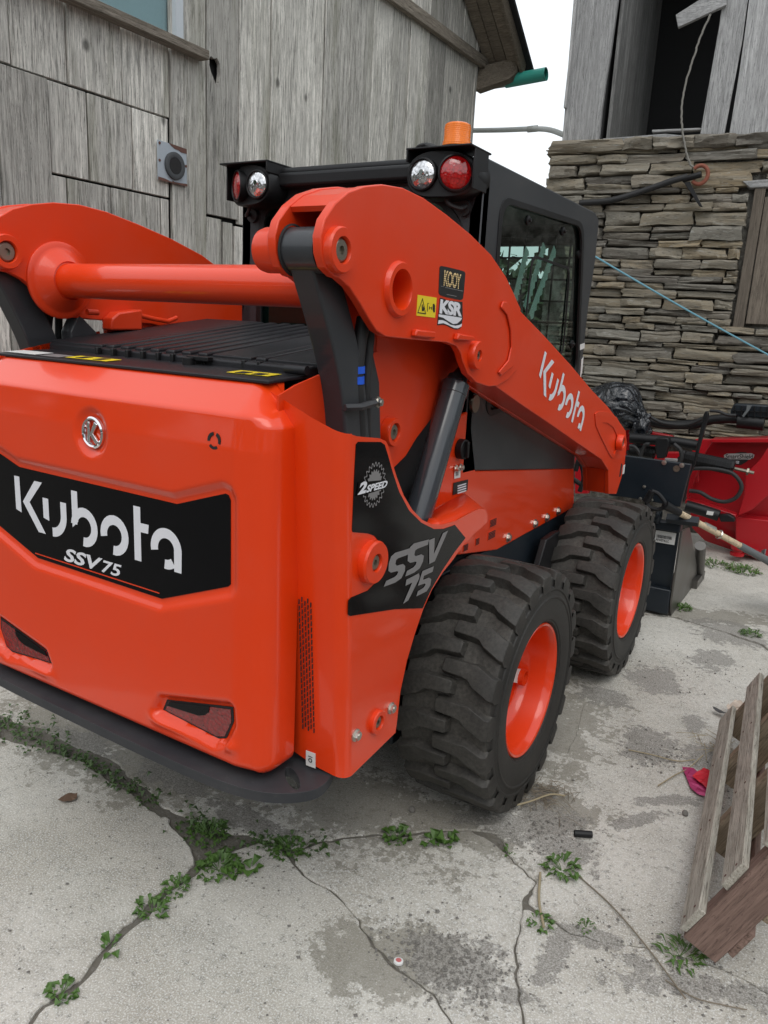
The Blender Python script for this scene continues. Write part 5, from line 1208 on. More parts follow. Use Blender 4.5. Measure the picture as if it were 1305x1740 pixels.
# timber upper storey
def wall_board(nm, px, off, th, mat, par=STB):
    g = G(); g.prism([W(q, off) for q in px], WN * th); return g.out(nm, mat, par, bevel=.004)
zu = lambda pts: zc(780, 0, 2.4857, pts)
wall_board('corner_board', zu([(500, -60), (680, -60), (668, 20), (655, 110), (640, 220), (622, 330), (605, 450), (590, 600), (500, 625), (432, 632), (440, 540), (452, 400), (470, 250), (487, 120)]), .02, .06, BEAM)
wall_board('edge_board', zu([(488, -60), (503, -60), (478, 200), (452, 455), (441, 455), (460, 280)]), .06, .04, BEAM)
wall_board('door_board', zu([(1120, -60), (1228, -60), (1195, 180), (1120, 570), (1018, 566), (1060, 330), (1100, 100)]), .05, .035, BEAM)
wall_board('door_board', zu([(1232, -60), (1340, -60), (1340, 572), (1140, 570), (1180, 330), (1212, 100)]), .04, .035, BEAM)
wall_board('cross_board', zu([(915, 62), (1060, -30), (1130, -70), (1130, 20), (925, 116)]), .10, .04, BEAMX)
wall_board('sill_board', zu([(815, 548), (1050, 538), (1050, 548), (815, 558)]), .03, .06, BEAMX)
wall_board('sill_board', zu([(605, 585), (870, 565), (950, 572), (860, 600), (620, 600)]), .04, .08, BEAMX)
# interior: receding plank wall, back wall, floor, loft
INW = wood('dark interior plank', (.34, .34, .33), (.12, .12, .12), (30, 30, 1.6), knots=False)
a0 = wc(W(zu([(640, 300)])[0]))[0]
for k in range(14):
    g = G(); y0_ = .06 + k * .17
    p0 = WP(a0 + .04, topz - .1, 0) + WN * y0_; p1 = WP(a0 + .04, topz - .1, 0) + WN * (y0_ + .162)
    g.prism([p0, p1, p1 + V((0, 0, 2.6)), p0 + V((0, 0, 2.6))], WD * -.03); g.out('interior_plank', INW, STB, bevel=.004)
for k in range(0):
    g = G(); x0_ = a0 + .04 + k * .17; p0 = WP(x0_, topz - .1, 0) + WN * 2.5; p1 = WP(x0_ + .162, topz - .1, 0) + WN * 2.5; g.prism([p0, p1, p1 + V((0, 0, 2.6)), p0 + V((0, 0, 2.6))], WN * .03); g.out('interior_plank', INW, STB)
g = G(); p0 = WP(a0 - .3, topz - .12, 0); g.prism([p0, p0 + WD * 5, p0 + WD * 5 + WN * 2.9, p0 + WN * 2.9], (0, 0, .05)); g.out('loft_floor', INW, STB)
g = G(); p0 = WP(a0 - .3, topz + 2.45, -.05); g.prism([p0, p0 + WD * 5, p0 + WD * 5 + WN * 2.9, p0 + WN * 2.9], (0, 0, .05)); g.out('loft_ceiling', INW, STB)
g = G(); p0 = WP(a0 + 2.0, topz - .12, -.08); g.prism([p0, p0 + WN * 2.9, p0 + WN * 2.9 + V((0, 0, 2.6)), p0 + V((0, 0, 2.6))], WD * .05); g.out('partition', INW, STB)
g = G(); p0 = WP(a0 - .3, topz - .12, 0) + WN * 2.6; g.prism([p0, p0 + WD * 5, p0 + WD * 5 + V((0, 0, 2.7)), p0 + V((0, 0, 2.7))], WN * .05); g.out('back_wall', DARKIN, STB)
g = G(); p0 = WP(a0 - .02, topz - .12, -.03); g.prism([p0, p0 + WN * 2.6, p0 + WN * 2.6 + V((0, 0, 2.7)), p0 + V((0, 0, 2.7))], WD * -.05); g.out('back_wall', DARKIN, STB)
# wall end return to the left corner
g = G(); pa = WP(uL + .02, 0, -.03); g.prism([pa, pa + WN * 6, pa + WN * 6 + V((0, 0, topz)), pa + V((0, 0, topz))], WD * .08); g.out('end_wall', MORTAR, STB)

# rope, hook, cable, blue line
ro = spline([W(q, .14) for q in zu([(1062, 60), (1030, 130), (1005, 200), (975, 290), (950, 380), (940, 470), (945, 560), (960, 640), (975, 690), (1000, 712)])], 8)
g = G(); g.tube([p + V((mn.noise(p * 40) * .006, 0, 0)) for p in ro], .0075, 8); rp_ = g.out('hanging_rope', ROPEG, smooth=True); tag(rp_, 'thin frayed grey rope hanging down from the open barn doorway', 'rope')
HK = thing('cable_hook', 'black cable clamp bundle hung on a rust red hook on the stone wall', 'hook', W((1190, 295), .1))
c_ = W((1189, 297), .15); g = G(); pts_ = [c_ + WD * (.058 * math.cos(a)) + V((0, 0, .066 * math.sin(a))) for a in [math.radians(140 - k * 14) for k in range(21)]]; g.tube(pts_, .015, 10); g.out('ring_hook', plain('red rust', (.24, .07, .04), .7), HK, smooth=True)
g = G(); g.tube([W((1160, 305), .15), W((1192, 296), .17)], .024, 10); g.prism([W(q, .16) for q in [(1162, 310), (1172, 308), (1194, 352), (1188, 350)]], WN * .02); g.out('clamp', BLACKP, HK, bevel=.002)
g = G(); g.tube(spline([W((985, 345), .12), W((1040, 340), .14), W((1100, 322), .14), W((1140, 308), .15), W((1168, 300), .15)], 6), .024, 12); cb_ = g.out('overhead_cable', RUBHOSE, smooth=True); tag(cb_, 'thick black cable sagging along the stone wall to the rusty hook', 'cable')
g = G(); A_ = U((1008, 434), 'y', 3.4); B_ = U((1320, 611), 'y', 4.2); g.tube([A_.lerp(B_, k / 24) - V((0, 0, .03 * math.sin(math.pi * k / 24))) * .3 for k in range(25)], .0065, 8); br_ = g.out('blue_line', ROPEB, smooth=True); tag(br_, 'taut pale blue rope stretched diagonally in front of the stone wall', 'rope')

# ================================================================ WOOD BARN (left)
BX = -2.0
WB = thing('board_barn', 'weathered grey barn with wide vertical boards, a window and a metal flue plate', 'barn', (BX, 2, 0))
g = G(); g.box((BX - .10, 2.5, 2.6), (.10, 4.9, 5.2)); g.out('barn_core', DARKIN, WB)
def yx(px, py, x=BX): return U((px, py), 'x', x)
zT = yx(150, 143).z; 
def board(y0, y1, z0, z1, d=None, mat=BARN, hole=None, slant=(0, 0, 0, 0)):
    d = random.uniform(-.010, .010) if d is None else d; x = BX + d
    pts = [V((x, y0 + .005, z0 + .004 + slant[0])), V((x, y1 - .005, z0 + .004 + slant[1])), V((x, y1 - .005, z1 - .004 + slant[2])), V((x, y0 + .005, z1 - .004 + slant[3]))]
    g = G(); holes = [hole[::-1]] if hole else ()
    g.prism(pts, (-.028, 0, 0), holes); return g.out('board', mat, WB, bevel=.0025, seg=1)
Y = lambda px, py=150: yx(px, py).y
zL1 = yx(210, 175).z; zL2 = yx(190, 316).z; zSill = yx(234, 50).z - .03
# top row under the window
yb_ = [Y(-190, 80), Y(-90, 80), Y(17, 80), Y(114, 80), Y(208, 110), Y(290, 150), Y(350, 150)]
for a, b in zip(yb_[:-2], yb_[1:-1]): board(a, b, zL1, zSill + .02)
ym = [Y(-190, 200), Y(-100, 200), Y(-5, 200)]
for a, b in zip(ym[:-1], ym[1:]): board(a, b, 0, zL1)
y85 = Y(84, 220); board(Y(-5, 200), y85, 0, zL1 - .004, .010)
yr_ = [y85, Y(150, 230), Y(226, 260), Y(288, 290)]
for a, b in zip(yr_[:-1], yr_[1:]): board(a, b, zL2, zL1 - .004, -.002)
yl_ = [y85, Y(115, 320), Y(190, 345), Y(274, 370), Y(289, 370)]
for a, b in zip(yl_[:-1], yl_[1:]): board(a, b, 0, zL2 - .004, -.004)
# tall boards; knot hole in one
hc = yx(362, 117); 
hole = [V((BX + .004, hc.y + a, hc.z + b)) for a, b in [(-.034, .045), (-.022, .062), (.006, .055), (.030, .066), (.056, .040), (.058, -.01), (.045, -.065), (.022, -.082), (.004, -.055), (-.022, -.02), (-.034, .01)]]
board(yb_[5], yb_[6], 0, 5.2, .003)
board(Y(350), Y(405), yx(390, 372).z, 5.2, .004, hole=[V(p) for p in hole])
board(Y(350, 380), Y(377, 380), 0, yx(390, 372).z - .01, .0); board(Y(380, 380), Y(397, 380), 0, yx(390, 372).z - .02, -.004); board(Y(399, 380), Y(440, 380), 0, yx(430, 385).z - .015, -.002)
edges = [405, 458, 503, 548, 590, 628, 662, 690, 722, 750, 778, 805]
zt_ = yx(735, 50).z
for a, b in zip(edges[:-1], edges[1:]):
    board(Y(a, 200), Y(b, 200), yx(420, 385).z if a == 405 else 0, 5.2)
g = G(); p_ = Y(805, 200); g.box((BX - .06, p_ - .0 - .03, 2.4), (.14, .05, 4.8)); g.out('corner_post', BARN, WB, bevel=.004)
# north return wall of the barn
g = G(); g.box((BX - 2.05, p_ - .01, 2.0), (4.0, .03, 4.0)); g.out('end_wall', BARN, WB)
# trim under the gable and window
tr0, tr1 = yx(560, -55), yx(822, 107)
g = G(); g.prism([V((BX + .012, tr0.y, zt_ - .05)), V((BX + .012, tr1.y + .06, tr1.z - .07)), V((BX + .012, tr1.y + .06, tr1.z + .02)), V((BX + .012, tr0.y, zt_ + .05))], (.05, 0, 0)); g.out('gable_trim', BARNTRIM, WB, bevel=.004)
wy1 = Y(338, 95); wy0 = wy1 - 1.5
g = G(); g.prism([V((BX + .01, wy0, zSill)), V((BX + .01, wy1, zSill)), V((BX + .01, wy1, zSill + .05)), V((BX + .01, wy0, zSill + .05))], (.075, 0, 0)); wsl = g.out('window_sill', BARNTRIM, WB, bevel=.004)
wfy = Y(305, 60); wfi = Y(292, 60)
WPAINT = plain('pale painted frame', (.55, .60, .64), .6)
g = G(); g.box((BX + .004, (wfy + wfi) / 2, zSill + .65), (.06, wfy - wfi, 1.2)); g.out('window_frame', WPAINT, WB, bevel=.003)
for a, b in ((wfy, wy1 + .04),): board(a, yb_[5], zSill + .05, 5.2, .002) if yb_[5] > a else None
g = G(); g.box((BX - .02, (wy0 + wfi) / 2, zSill + .65), (.006, wfi - wy0, 1.2)); g.out('window_pane', GLASS2, WB)
g = G(); g.box((BX - .04, (wy0 + wfi) / 2, zSill + .65), (.006, wfi - wy0, 1.2)); g.out('window_reflection_sheet', plain('blue grey glass reflection', (.60, .68, .70), .9), WB)  # pale sheet behind the pane, its colour stands in for the glass reflection
# flue plate
fp_ = [yx(a / 2.9, b / 2.9) for a, b in [(765, 688), (908, 735), (912, 920), (768, 885)]]
cen = sum(fp_, V()) / 4; g = G(); g.prism([V((BX + .012, p.y, p.z)) for p in fp_], (.006, 0, 0)); fpl = g.out('flue_plate', GALV, WB, bevel=.002)
g = G(); g.lathe([(.074, .0), (.074, .012), (.066, .016), (.046, .012), (.044, .0), (.036, -.04), (.0001, -.04)], V((BX + .02, cen.y + .01, cen.z - .01)), (1, 0, 0), 40); g2_ = G(); g2_.cyl((BX + .030, cen.y + .01, cen.z - .01), (BX + .0335, cen.y + .01, cen.z - .01), .045, n=24); g2_.out('flue_hole', DARKIN, fpl); g.out('flue_collar', plain('sooty collar', (.06, .065, .07), .6), fpl, smooth=True, ang=40)
g = G(); g.prism([V((BX + .0192, p.y, p.z)) for p in [yx(a / 2.9, b / 2.9) for a, b in [(820, 705), (908, 736), (909, 760), (880, 752), (868, 742), (850, 735), (835, 722)]]], (.001, 0, 0)); g.prism([V((BX + .0192, p.y, p.z)) for p in [yx(a / 2.9, b / 2.9) for a, b in [(768, 870), (800, 880), (830, 895), (912, 908), (912, 921), (768, 886)]]], (.001, 0, 0)); g.out('rust_patch', RUST, fpl)
for a, b in [(775, 790), (842, 900), (905, 820), (775, 705), (900, 912)]: p = yx(a / 2.9, b / 2.9); g = G(); g.cyl((BX + .018, p.y, p.z), (BX + .021, p.y, p.z), .008, n=8); g.out('nail', RUST, fpl)
# roof overhang with soffit boards and black roofing edge
e0 = V((-1.75, 4.35, 5.10)); d_ = (V((-2, 5.152, 4.056)) - V((-2, 4.608, 4.439)))
A0_ = V((BX, 4.00, 4.86)); slope = V((0, 1.20, -.86)).normalized()
A0_ = V((BX, 4.608, 4.439)); slope = V((0, .544, -.383)).normalized()
for k in range(3):
    xx0 = BX + .02 + k * .113; g = G(); p0 = V((xx0, A0_.y, A0_.z)) - slope * 1.4; p1 = V((xx0, A0_.y, A0_.z)) + slope * .86
    g.prism([p0, p0 + V((.107, 0, 0)), p1 + V((.107, 0, 0)), p1], V((0, .6, .8)) * .025); g.out('soffit_board', SOFFIT, WB, bevel=.003)
g = G(); p0 = V((BX + .355, A0_.y, A0_.z)) - slope * 1.4 + V((0, -.02, -.03)); p1 = V((BX + .355, A0_.y, A0_.z)) + slope * .80 + V((0, -.02, -.03)); g.prism([p0, p1, p1 + V((0, .05, .14)), p0 + V((0, .05, .14))], (.03, 0, 0)); g.out('barge_board', SOFFIT, WB, bevel=.004)
g = G(); p0 = V((BX - .3, A0_.y, A0_.z)) - slope * 1.4 + V((0, .03, .07)); p1 = p0 + slope * 2.36; g.prism([p0, p0 + V((.735, 0, 0)), p1 + V((.735, 0, 0)), p1], V((0, .6, .8)) * .03); g.out('roofing', DARKIN, WB)
q0 = V((BX + .0, 5.02, 3.90)); g = G(); g.prism([V((BX + .0, 5.05, 4.02)), V((BX + .0, 5.0, 3.80)), V((BX + .30, 5.10, 3.90)), V((BX + .34, 5.20, 3.99)), V((BX + .32, 5.16, 4.10))], (0, .12, 0)); g.out('eave_block', SOFFIT, WB, bevel=.004)
# gutter pipe end, conduit
g = G(); A_ = U((803, 150), 'y', 5.15); B_ = U((868, 137), 'y', 5.25); C_ = U((937, 124), 'y', 5.25)
g.tube([A_, B_], [.035, .05], 16); gt = g.out('gutter', plain('grey gutter', (.25, .28, .27), .5), smooth=True); tag(gt, 'short grey gutter length under the left barn eave, joined to the teal pipe', 'gutter')
g = G(); d2 = (C_ - B_).normalized(); g.lathe([(.058, 0), (.058, (C_ - B_).length), (.052, (C_ - B_).length), (.052, 0)], B_ - d2 * .05, d2, 32, True); tp = g.out('teal_pipe', TEAL, smooth=True, ang=40); tag(tp, 'open ended teal green plastic pipe sticking out from the left barn eave', 'pipe')
g = G(); g.tube(spline([U((770, 222), 'y', 5.6), U((850, 221), 'y', 5.6), U((905, 219), 'y', 5.4), U((935, 221), 'y', 5.1), U((965, 232), 'y', 4.8)], 6), .024, 14); p = U((905, 219), 'y', 5.4); g.tube([p - V((.05, 0, 0)), p + V((.05, 0, 0))], .030, 14)
cd = g.out('conduit_pipe', PVC, smooth=True); tag(cd, 'pale grey conduit running across the sky gap between the two barns', 'pipe')

# ================================================================ PALLET (lower right)
PA = U((1166, 1583), 'z', .085); pu = U((1232, 1216), 'z', .085) - PA; pu.z = 0; pu.normalize(); pxp = V((pu.y, -pu.x, 0)); ph = math.radians(64)
pw = pxp * math.cos(ph) + V((0, 0, math.sin(ph))); pn_ = pxp * math.sin(ph) - V((0, 0, math.cos(ph)))
pal = thing('pallet', 'weathered wooden pallet tipped on its long edge, reddish stringer end towards the viewer', 'pallet', PA)
MP = Matrix(((pu.x, pw.x, pn_.x), (pu.y, pw.y, pn_.y), (pu.z, pw.z, pn_.z))).to_4x4()
def pbox(nm, u0, u1, w0, w1, n0, n1, mat, jit=.0):
    """local mesh with grain along local x, placed by its object matrix"""
    g = G(); g.box(((u1 - u0) / 2, (w1 - w0) / 2, (n1 - n0) / 2), (u1 - u0, w1 - w0, n1 - n0))
    for v_ in g.v: v_ += V((random.uniform(-jit, jit), random.uniform(-jit, jit), 0))
    o = mk(nm, g.v, g.f, mat, None, bevel=.003); o.parent = pal
    o.matrix_local = Matrix.Translation(MP.to_3x3() @ V((u0, w0, n0))) @ MP
    return o
def pboxw(nm, u0, u1, w0, w1, n0, n1, mat):
    g = G(); g.box(((w1 - w0) / 2, (u1 - u0) / 2, (n1 - n0) / 2), (w1 - w0, u1 - u0, n1 - n0)); o = mk(nm, g.v, g.f, mat, None, bevel=.003); o.parent = pal
    M2 = Matrix(((pw.x, pu.x, pn_.x), (pw.y, pu.y, pn_.y), (pw.z, pu.z, pn_.z))).to_4x4()
    o.matrix_local = Matrix.Translation(MP.to_3x3() @ V((u0, w0, n0))) @ M2; return o
for k, (w0, w1, s0, e0_) in enumerate([(0, .088, -.01, 1.28), (.175, .262, .0, 1.30), (.345, .435, -.005, 1.29), (.52, .61, 0, 1.3), (.70, .79, 0, 1.3), (.86, .95, 0, 1.3)]):
    pbox('deck_board', s0, e0_, w0, w1, -.020, .0, PALW, .004)
for k, u0 in enumerate((.0, .42, .84, 1.22)):
    pboxw('stringer', u0 - (.012 if k == 0 else 0), u0 + .040, -.012 if k == 0 else 0, .96, .0, .095, PALR if k == 0 else PALI)
for k, (w0, w1) in enumerate([(.03, .12), (.17, .26), (.45, .55), (.8, .9)]): pbox('bottom_board', -.005, 1.28, w0, w1, .096, .115, PALI if k else PALR, .003)
for k in range(3):
    for w_ in (.02, .065, .195, .24):
        u0 = (.02, .44, .86)[k]; c = PA + pu * u0 + pw * w_ - pn_ * .0205; g = G(); g.cyl(c, c - pn_ * .001, .004, n=8); g.out('nail', RUST, pal)

# ================================================================ SMALL THINGS ON THE GROUND
def leaf(g, p, d, L, w_, up, curl=.3):
    d = d.normalized(); s_ = d.cross(V((0, 0, 1))).normalized(); a = p; m1 = p + d * L * .45 + V((0, 0, up * L)); e = p + d * L + V((0, 0, up * L * (1 - curl)))
    g.add([a, m1 - s_ * w_ + V((0, 0, w_ * .3)), m1, m1 + s_ * w_ + V((0, 0, w_ * .3)), e], [(0, 1, 2), (0, 2, 3), (1, 4, 2), (2, 4, 3)])
def weed(px, py, rad, n, L, label, cat='weed', seed=0, aspect=.5, mat=LEAF, grp=None):
    rg_ = random.Random(seed + int(px) * 7 + int(py)); c = U((px, py), 'z', -.004); g = G(); n = int(n * 1.5) if n > 12 else n; L = L * (.72 if n > 12 else .9)
    for k in range(n):
        a = rg_.uniform(0, 6.28); r_ = rad * math.sqrt(rg_.random()); p = c + V((math.cos(a) * r_ * 1.0, math.sin(a) * r_, rg_.uniform(.0, .028) * (1.2 - r_ / rad))); a2 = a + rg_.uniform(-1, 1); l_ = L * rg_.uniform(.5, 1.15)
        leaf(g, p, V((math.cos(a2), math.sin(a2), 0)), l_, l_ * aspect * rg_.uniform(.35, .6), rg_.uniform(.1, .7))
    for k in range(max(2, n // 8)):
        a = rg_.uniform(0, 6.28); g.tube([c, c + V((math.cos(a), math.sin(a), .8)) * rad * .7], .0012, 4)
    o = g.out('weed', mat); o.location = (0, 0, 0); tag(o, label, cat, grp or 'weeds growing in the slab seams'); return o
weed(105, 1690, .030, 22, .030, 'small rounded green weed low in the diagonal crack, nearest the bottom left corner', aspect=.9)
weed(190, 1612, .018, 9, .035, 'tiny two leaf seedling in the diagonal crack, second up from the bottom left', aspect=.7)
weed(258, 1550, .035, 30, .040, 'leafy weed with pointed leaves halfway along the diagonal crack')
weed(300, 1512, .035, 34, .034, 'dense low weed just above the pointed leaf weed in the diagonal crack')
weed(372, 1478, .055, 70, .040, 'largest bushy green weed where the cracks meet behind the bumper', aspect=.7)
weed(425, 1480, .016, 6, .040, 'single round leaf shoot right of the largest bushy weed', aspect=1.0)
weed(355, 1420, .06, 90, .030, 'spreading weed with fine leaves directly under the bumper corner', aspect=.6)
weed(490, 1445, .05, 50, .030, 'small leaved weed right of the slab corner under the bumper', aspect=.7)
weed(675, 1425, .035, 30, .034, 'clover like weed left of the pair by the rear wheel', aspect=.9)
weed(730, 1432, .022, 12, .042, 'round leaved weed in the middle of the trio behind the rear wheel', aspect=1.0)
weed(760, 1433, .024, 14, .038, 'round leaved weed nearest the rear wheel in the slab seam', aspect=1.0)
weed(955, 1480, .045, 45, .050, 'star shaped weed on the dirt left of the pallet', aspect=.35)
weed(915, 1570, .030, 24, .034, 'short weed at the foot of the dry stalk')
weed(995, 1578, .022, 20, .018, 'sparse seedling between the dry stalk and the pallet')
weed(1155, 1625, .045, 40, .050, 'grassy weed with white flower heads beside the pallet corner', aspect=.25)
weed(865, 1452, .014, 9, .022, 'tiny seedling between rear wheel and star shaped weed')
weed(1158, 1035, .05, 60, .045, 'bright green weed in the gap beneath the bucket side', aspect=.4)
weed(1275, 1080, .05, 50, .040, 'low weed in the far slab seam right of the bucket', aspect=.4)
weed(1215, 962, .10, 60, .06, 'low creeping weed in front of the plow, left patch', aspect=.3)
weed(1262, 972, .10, 80, .07, 'taller leafy weed in front of the plow, right patch', aspect=.3)
# creeping ground cover in the joint behind the loader
rg_ = random.Random(5); g = G()
line = gp((-20, 1225), (20, 1238), (60, 1262), (120, 1285), (180, 1318), (240, 1352), (290, 1388), (340, 1405), (400, 1425), (470, 1440), (560, 1432)); line2 = spline(line, 20)
for k in range(780):
    i = int(rg_.random() ** 1.2 * (len(line2) - 1)); p = line2[i]; sc_ = .10 if i < 50 else .035 + .05 * mn.noise(p * 6)
    if mn.noise(p * 5 + V((3, 1, 0))) < -.12 and i > 45: continue
    p = V((p.x + rg_.gauss(0, .03), p.y + rg_.gauss(0, max(.012, sc_ * .55)), -.012 + rg_.uniform(0, .03))); a = rg_.uniform(0, 6.28); l_ = rg_.uniform(.010, .026)
    leaf(g, p, V((math.cos(a), math.sin(a), 0)), l_, l_ * .35, rg_.uniform(0, .8))
o = g.out('ground_cover', MOSS); tag(o, 'creeping small leaved weeds filling the joint behind the bumper', 'ground cover', kind='stuff')
# gravel and grit
g = G(); rg_ = random.Random(9)
spots = [((790, 1650), .13, 330), ((700, 1600), .12, 120), ((930, 1420), .16, 150), ((1110, 1280), .14, 110), ((1200, 1660), .16, 170), ((600, 1330), .5, 160), ((860, 1345), .2, 90), ((1150, 1130), .4, 120), ((400, 1440), .25, 120), ((600, 1560), .5, 90), ((1040, 1600), .15, 60), ((200, 1500), .5, 60), ((1240, 1340), .15, 120)]
for (q_, r_, n_) in spots:
    c = U(q_, 'z', 0)
    for k in range(n_):
        p = c + V((rg_.gauss(0, r_ * .5), rg_.gauss(0, r_ * .5), 0)); s_ = rg_.choice((.0016, .002, .003, .0035, .005)) * rg_.uniform(.7, 1.3)
        vs_ = [p + V((a * s_ * rg_.uniform(.7, 1.3), b * s_ * rg_.uniform(.7, 1.3), s_ * .4 + c2_ * s_ * rg_.uniform(.5, .8))) for a, b, c2_ in ((1, 0, 0), (-1, 0, 0), (0, 1, 0), (0, -1, 0), (0, 0, 1), (0, 0, -1))]
        g.add(vs_, [(0, 2, 4), (2, 1, 4), (1, 3, 4), (3, 0, 4), (2, 0, 5), (1, 2, 5), (3, 1, 5), (0, 3, 5)])
PEB = plain('pebble', (.17, .16, .145), .9); o = g.out('gravel', PEB); tag(o, 'loose grit and small pebbles scattered over the concrete', 'gravel', kind='stuff')
# straw tuft, twigs
def straws(px, py, n, spread, L, seed, name, label, cat, mat=STRAW):
    rg_ = random.Random(seed); c = U((px, py), 'z', 0); g = G()
    for k in range(n):
        p = c + V((rg_.gauss(0, spread), rg_.gauss(0, spread), rg_.uniform(.003, .015))); a = rg_.uniform(0, 6.28); l_ = L * rg_.uniform(.4, 1.2); d = V((math.cos(a), math.sin(a), rg_.uniform(-.05, .12)))
        g.tube([p, p + d * l_ * .5 + V((0, 0, .003)), p + d * l_], .0011, 4)
    o = g.out(name, mat); tag(o, label, cat); return o
o = straws(930, 1352, 110, .045, .06, 3, 'dead_grass', 'flattened clump of dead brown grass by the rear wheel', 'dead grass', TWIG)
o = straws(1215, 1270, 26, .05, .10, 4, 'dead_grass', 'loose dry straw beside the pallet above the torn wrapper', 'dead grass')
def stick(pts, r, label, cat, mat=TWIG, z=.004, name='twig'):
    g = G(); g.tube(spline([U(q, 'z', z + .002 * i) for i, q in enumerate(pts)], 6), r, 6); o = g.out(name, mat, smooth=True); tag(o, label, cat)
stick([(985, 1490), (1040, 1540), (1100, 1610), (1165, 1697)], .0022, 'long thin twig lying diagonally towards the bottom edge left of the pallet', 'twig')
stick([(1130, 1665), (1180, 1695), (1230, 1708), (1270, 1716)], .0016, 'thin curved dark twig below the pallet corner', 'twig')
stick([(918, 1483), (916, 1530), (924, 1575)], .004, 'upright pale dry stalk lying beside the star shaped weed', 'stalk', STRAW, .008, 'dry_stalk')
stick([(1068, 1274), (1110, 1283), (1150, 1293), (1180, 1291)], .0022, 'bent pale twig lying left of the torn wrapper', 'twig', STRAW)
stick([(1118, 1335), (1145, 1318), (1170, 1305), (1195, 1283)], .0022, 'thin straw pointing from the torn wrapper to the left', 'twig', STRAW, .006)
stick([(870, 1370), (900, 1362), (935, 1350), (960, 1352)], .003, 'pale stalk lying across the dead grass clump', 'stalk', STRAW, .02, 'dry_stalk')
# pipe piece, bottle cap, wrapper, dead leaf, pebble
p = U((976, 1416), 'z', .012); q_ = U((1006, 1418), 'z', .012); g = G(); dd_ = (q_ - p).normalized(); g.lathe([(.011, 0), (.011, (q_ - p).length), (.008, (q_ - p).length), (.008, 0)], p, dd_, 20, True); o = g.out('pipe_piece', BLACKP, smooth=True, ang=40); tag(o, 'short black piece of pipe lying on the concrete by the dirt patch', 'pipe piece')
p = U((677, 1635), 'z', 0.002); CP = thing('bottle_cap', 'small white and pink bottle cap on the gravel patch', 'bottle cap', p); g = G(); g.lathe([(.0130, 0), (.0125, .005), (.011, .006), (.0001, .006)], p, (0, .1, 1), 24); g.out('cap_shell', STICKW, CP, smooth=True, ang=40); g = G(); g.lathe([(.0075, .0065), (.0001, .0066)], p, (0, .1, 1), 16); g.out('cap_print', plain('faded red print', (.55, .15, .15), .6), CP)
def foil(name, px, z, mat, par, seed, amp=.006):
    rg_ = random.Random(seed); pts = [U(q, 'z', z) for q in px]; bm = bmesh.new(); vs_ = [bm.verts.new(q) for q in pts]; f = bm.faces.new(vs_); bmesh.ops.triangulate(bm, faces=[f]); bmesh.ops.subdivide_edges(bm, edges=bm.edges[:], cuts=5, use_grid_fill=False)
    off = root_loc(par)
    for v_ in bm.verts: v_.co.z += mn.noise(v_.co * 60 + V((seed, 0, 0))) * amp + amp; v_.co -= off
    me = bpy.data.meshes.new(name); bm.to_mesh(me); bm.free(); me.materials.append(mat); o = bpy.data.objects.new(name, me); COL.objects.link(o); o.parent = par; return o
zw = lambda pts: zc(900, 1050, 2.521, pts)
WR = thing('torn_wrapper', 'crumpled magenta and red foil wrapper lying by the pallet edge', 'wrapper', U((1185, 1325), 'z', 0))
foil('magenta_piece', zw([(652, 642), (700, 650), (760, 690), (790, 745), (760, 770), (720, 758), (690, 735), (668, 680)]), .006, plain('magenta foil', (.50, .05, .17), .3, .3), WR, 3)
foil('red_piece', zw([(695, 682), (745, 648), (790, 668), (790, 740), (765, 738), (730, 712)]), .016, plain('red foil', (.62, .02, .04), .3), WR, 8)
foil('white_piece', zw([(765, 690), (790, 680), (790, 725), (772, 715)]), .024, STICKW, WR, 2, .002)
o = thing('cardboard_scrap', 'torn pale cardboard scraps at the far end of the pallet', 'cardboard', U((1240, 1205), 'z', 0)); foil('scrap', zw([(840, 395), (880, 370), (925, 385), (920, 410), (860, 425)]), .02, plain('cardboard', (.55, .46, .38), .9), o, 5, .02); foil('scrap', zw([(780, 390), (840, 415), (830, 425), (790, 405)]), .01, plain('dark scrap', (.07, .07, .07), .8), o, 6, .01)
o = thing('dead_leaf', 'curled brown dead leaf on the left slab', 'leaf', U((115, 1358), 'z', 0)); foil('leaf_blade', [(98, 1362), (112, 1352), (132, 1350), (130, 1360), (110, 1366)], .004, plain('dead leaf brown', (.13, .075, .045), .8), o, 7, .006)
c = U((666 / 2.521 + 900, 836 / 2.521 + 1050), 'z', .008); bm = bmesh.new(); bmesh.ops.create_icosphere(bm, subdivisions=2, radius=.011)
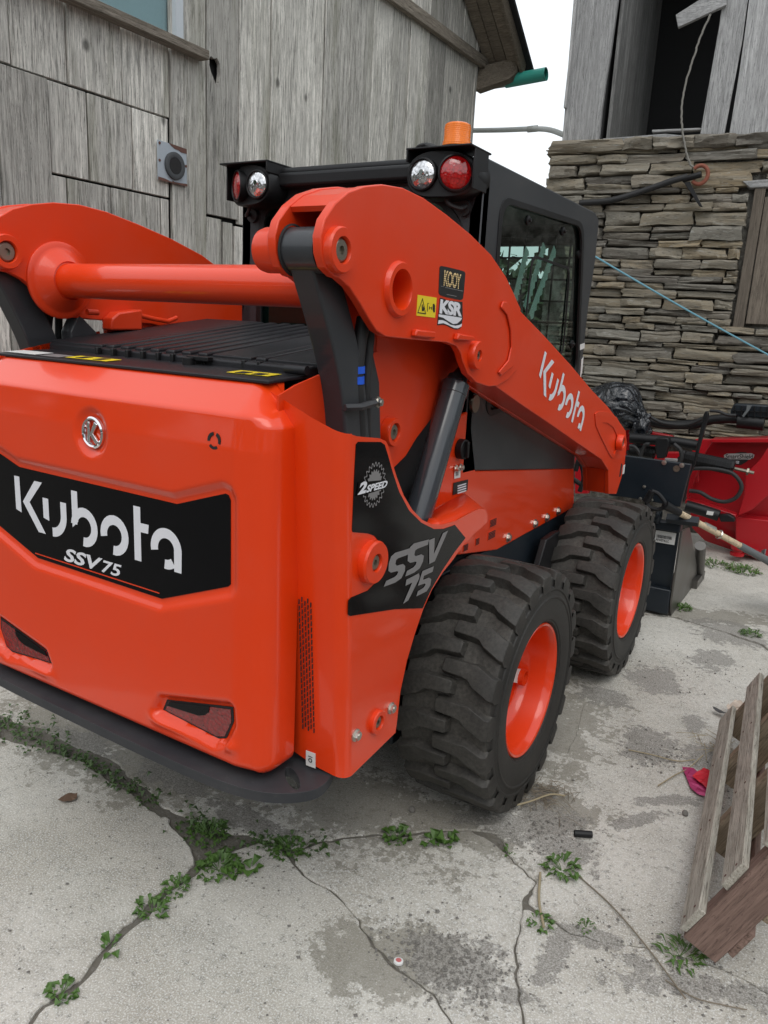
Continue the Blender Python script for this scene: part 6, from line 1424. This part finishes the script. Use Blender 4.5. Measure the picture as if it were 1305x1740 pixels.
for v_ in bm.verts: v_.co *= 1 + .25 * mn.noise(v_.co * 80)
me = bpy.data.meshes.new('pebble'); bm.to_mesh(me); bm.free(); me.materials.append(PEB); o = bpy.data.objects.new('pebble', me); COL.objects.link(o); o.location = c; tag(o, 'lone grey pebble on clean concrete left of the pallet', 'pebble')
c = U((700, 1375), 'z', .008); o2 = bpy.data.objects.new('pebble', me); COL.objects.link(o2); o2.location = c; tag(o2, 'lone pale pebble behind the rear wheel near the seam', 'pebble')

# ================================================================ ADDED FOLIAGE FOR DARK REFLECTIONS
# unseen tree belt added behind the camera so paint and glass reflect something dark
g = G(); rg_ = random.Random(21); TRB = leaf_mat('added foliage', (.020, .045, .014), (.05, .085, .028))
for k in range(7200):
    a = math.radians(rg_.uniform(-178, 76)); r_ = 15 + rg_.gauss(0, .9); hmax = 4.8 + 1.8 * mn.noise(V((a * 4, 0, 0))) + 1.2 * mn.noise(V((a * 13, 2, 0)))
    p = V((1.6 + math.cos(a) * r_, -2.3 + math.sin(a) * r_, hmax * math.sqrt(rg_.random())))
    q_ = [p + V((rg_.uniform(-.45, .45), rg_.uniform(-.45, .45), rg_.uniform(-.45, .45))) for _ in range(4)]; g.add(q_, [(0, 1, 2), (0, 2, 3)])
o = g.out('added_tree_belt', TRB); tag(o, 'dark belt of trees added unseen behind the viewer to darken reflections', 'trees', kind='stuff')

# low dark hedge of bushes added beyond the barn gap to darken the cab glass
g = G(); rg_ = random.Random(22)
for k in range(2600):
    x_ = rg_.uniform(-9, 1.5); hm = 3.0 + .7 * mn.noise(V((x_ * .6, 0, 0))) + .4 * mn.noise(V((x_ * 2, 5, 0)))
    p = V((x_, 12.5 + rg_.gauss(0, .5), hm * math.sqrt(rg_.random()))); q_ = [p + V((rg_.uniform(-.22, .22), rg_.uniform(-.2, .2), rg_.uniform(-.22, .22))) for _ in range(4)]; g.add(q_, [(0, 1, 2), (0, 2, 3)])
o = g.out('backdrop', TRB); tag(o, 'dark hedge of bushes added beyond the gap between the two barns, seen through the cab glass', 'backdrop', kind='stuff')
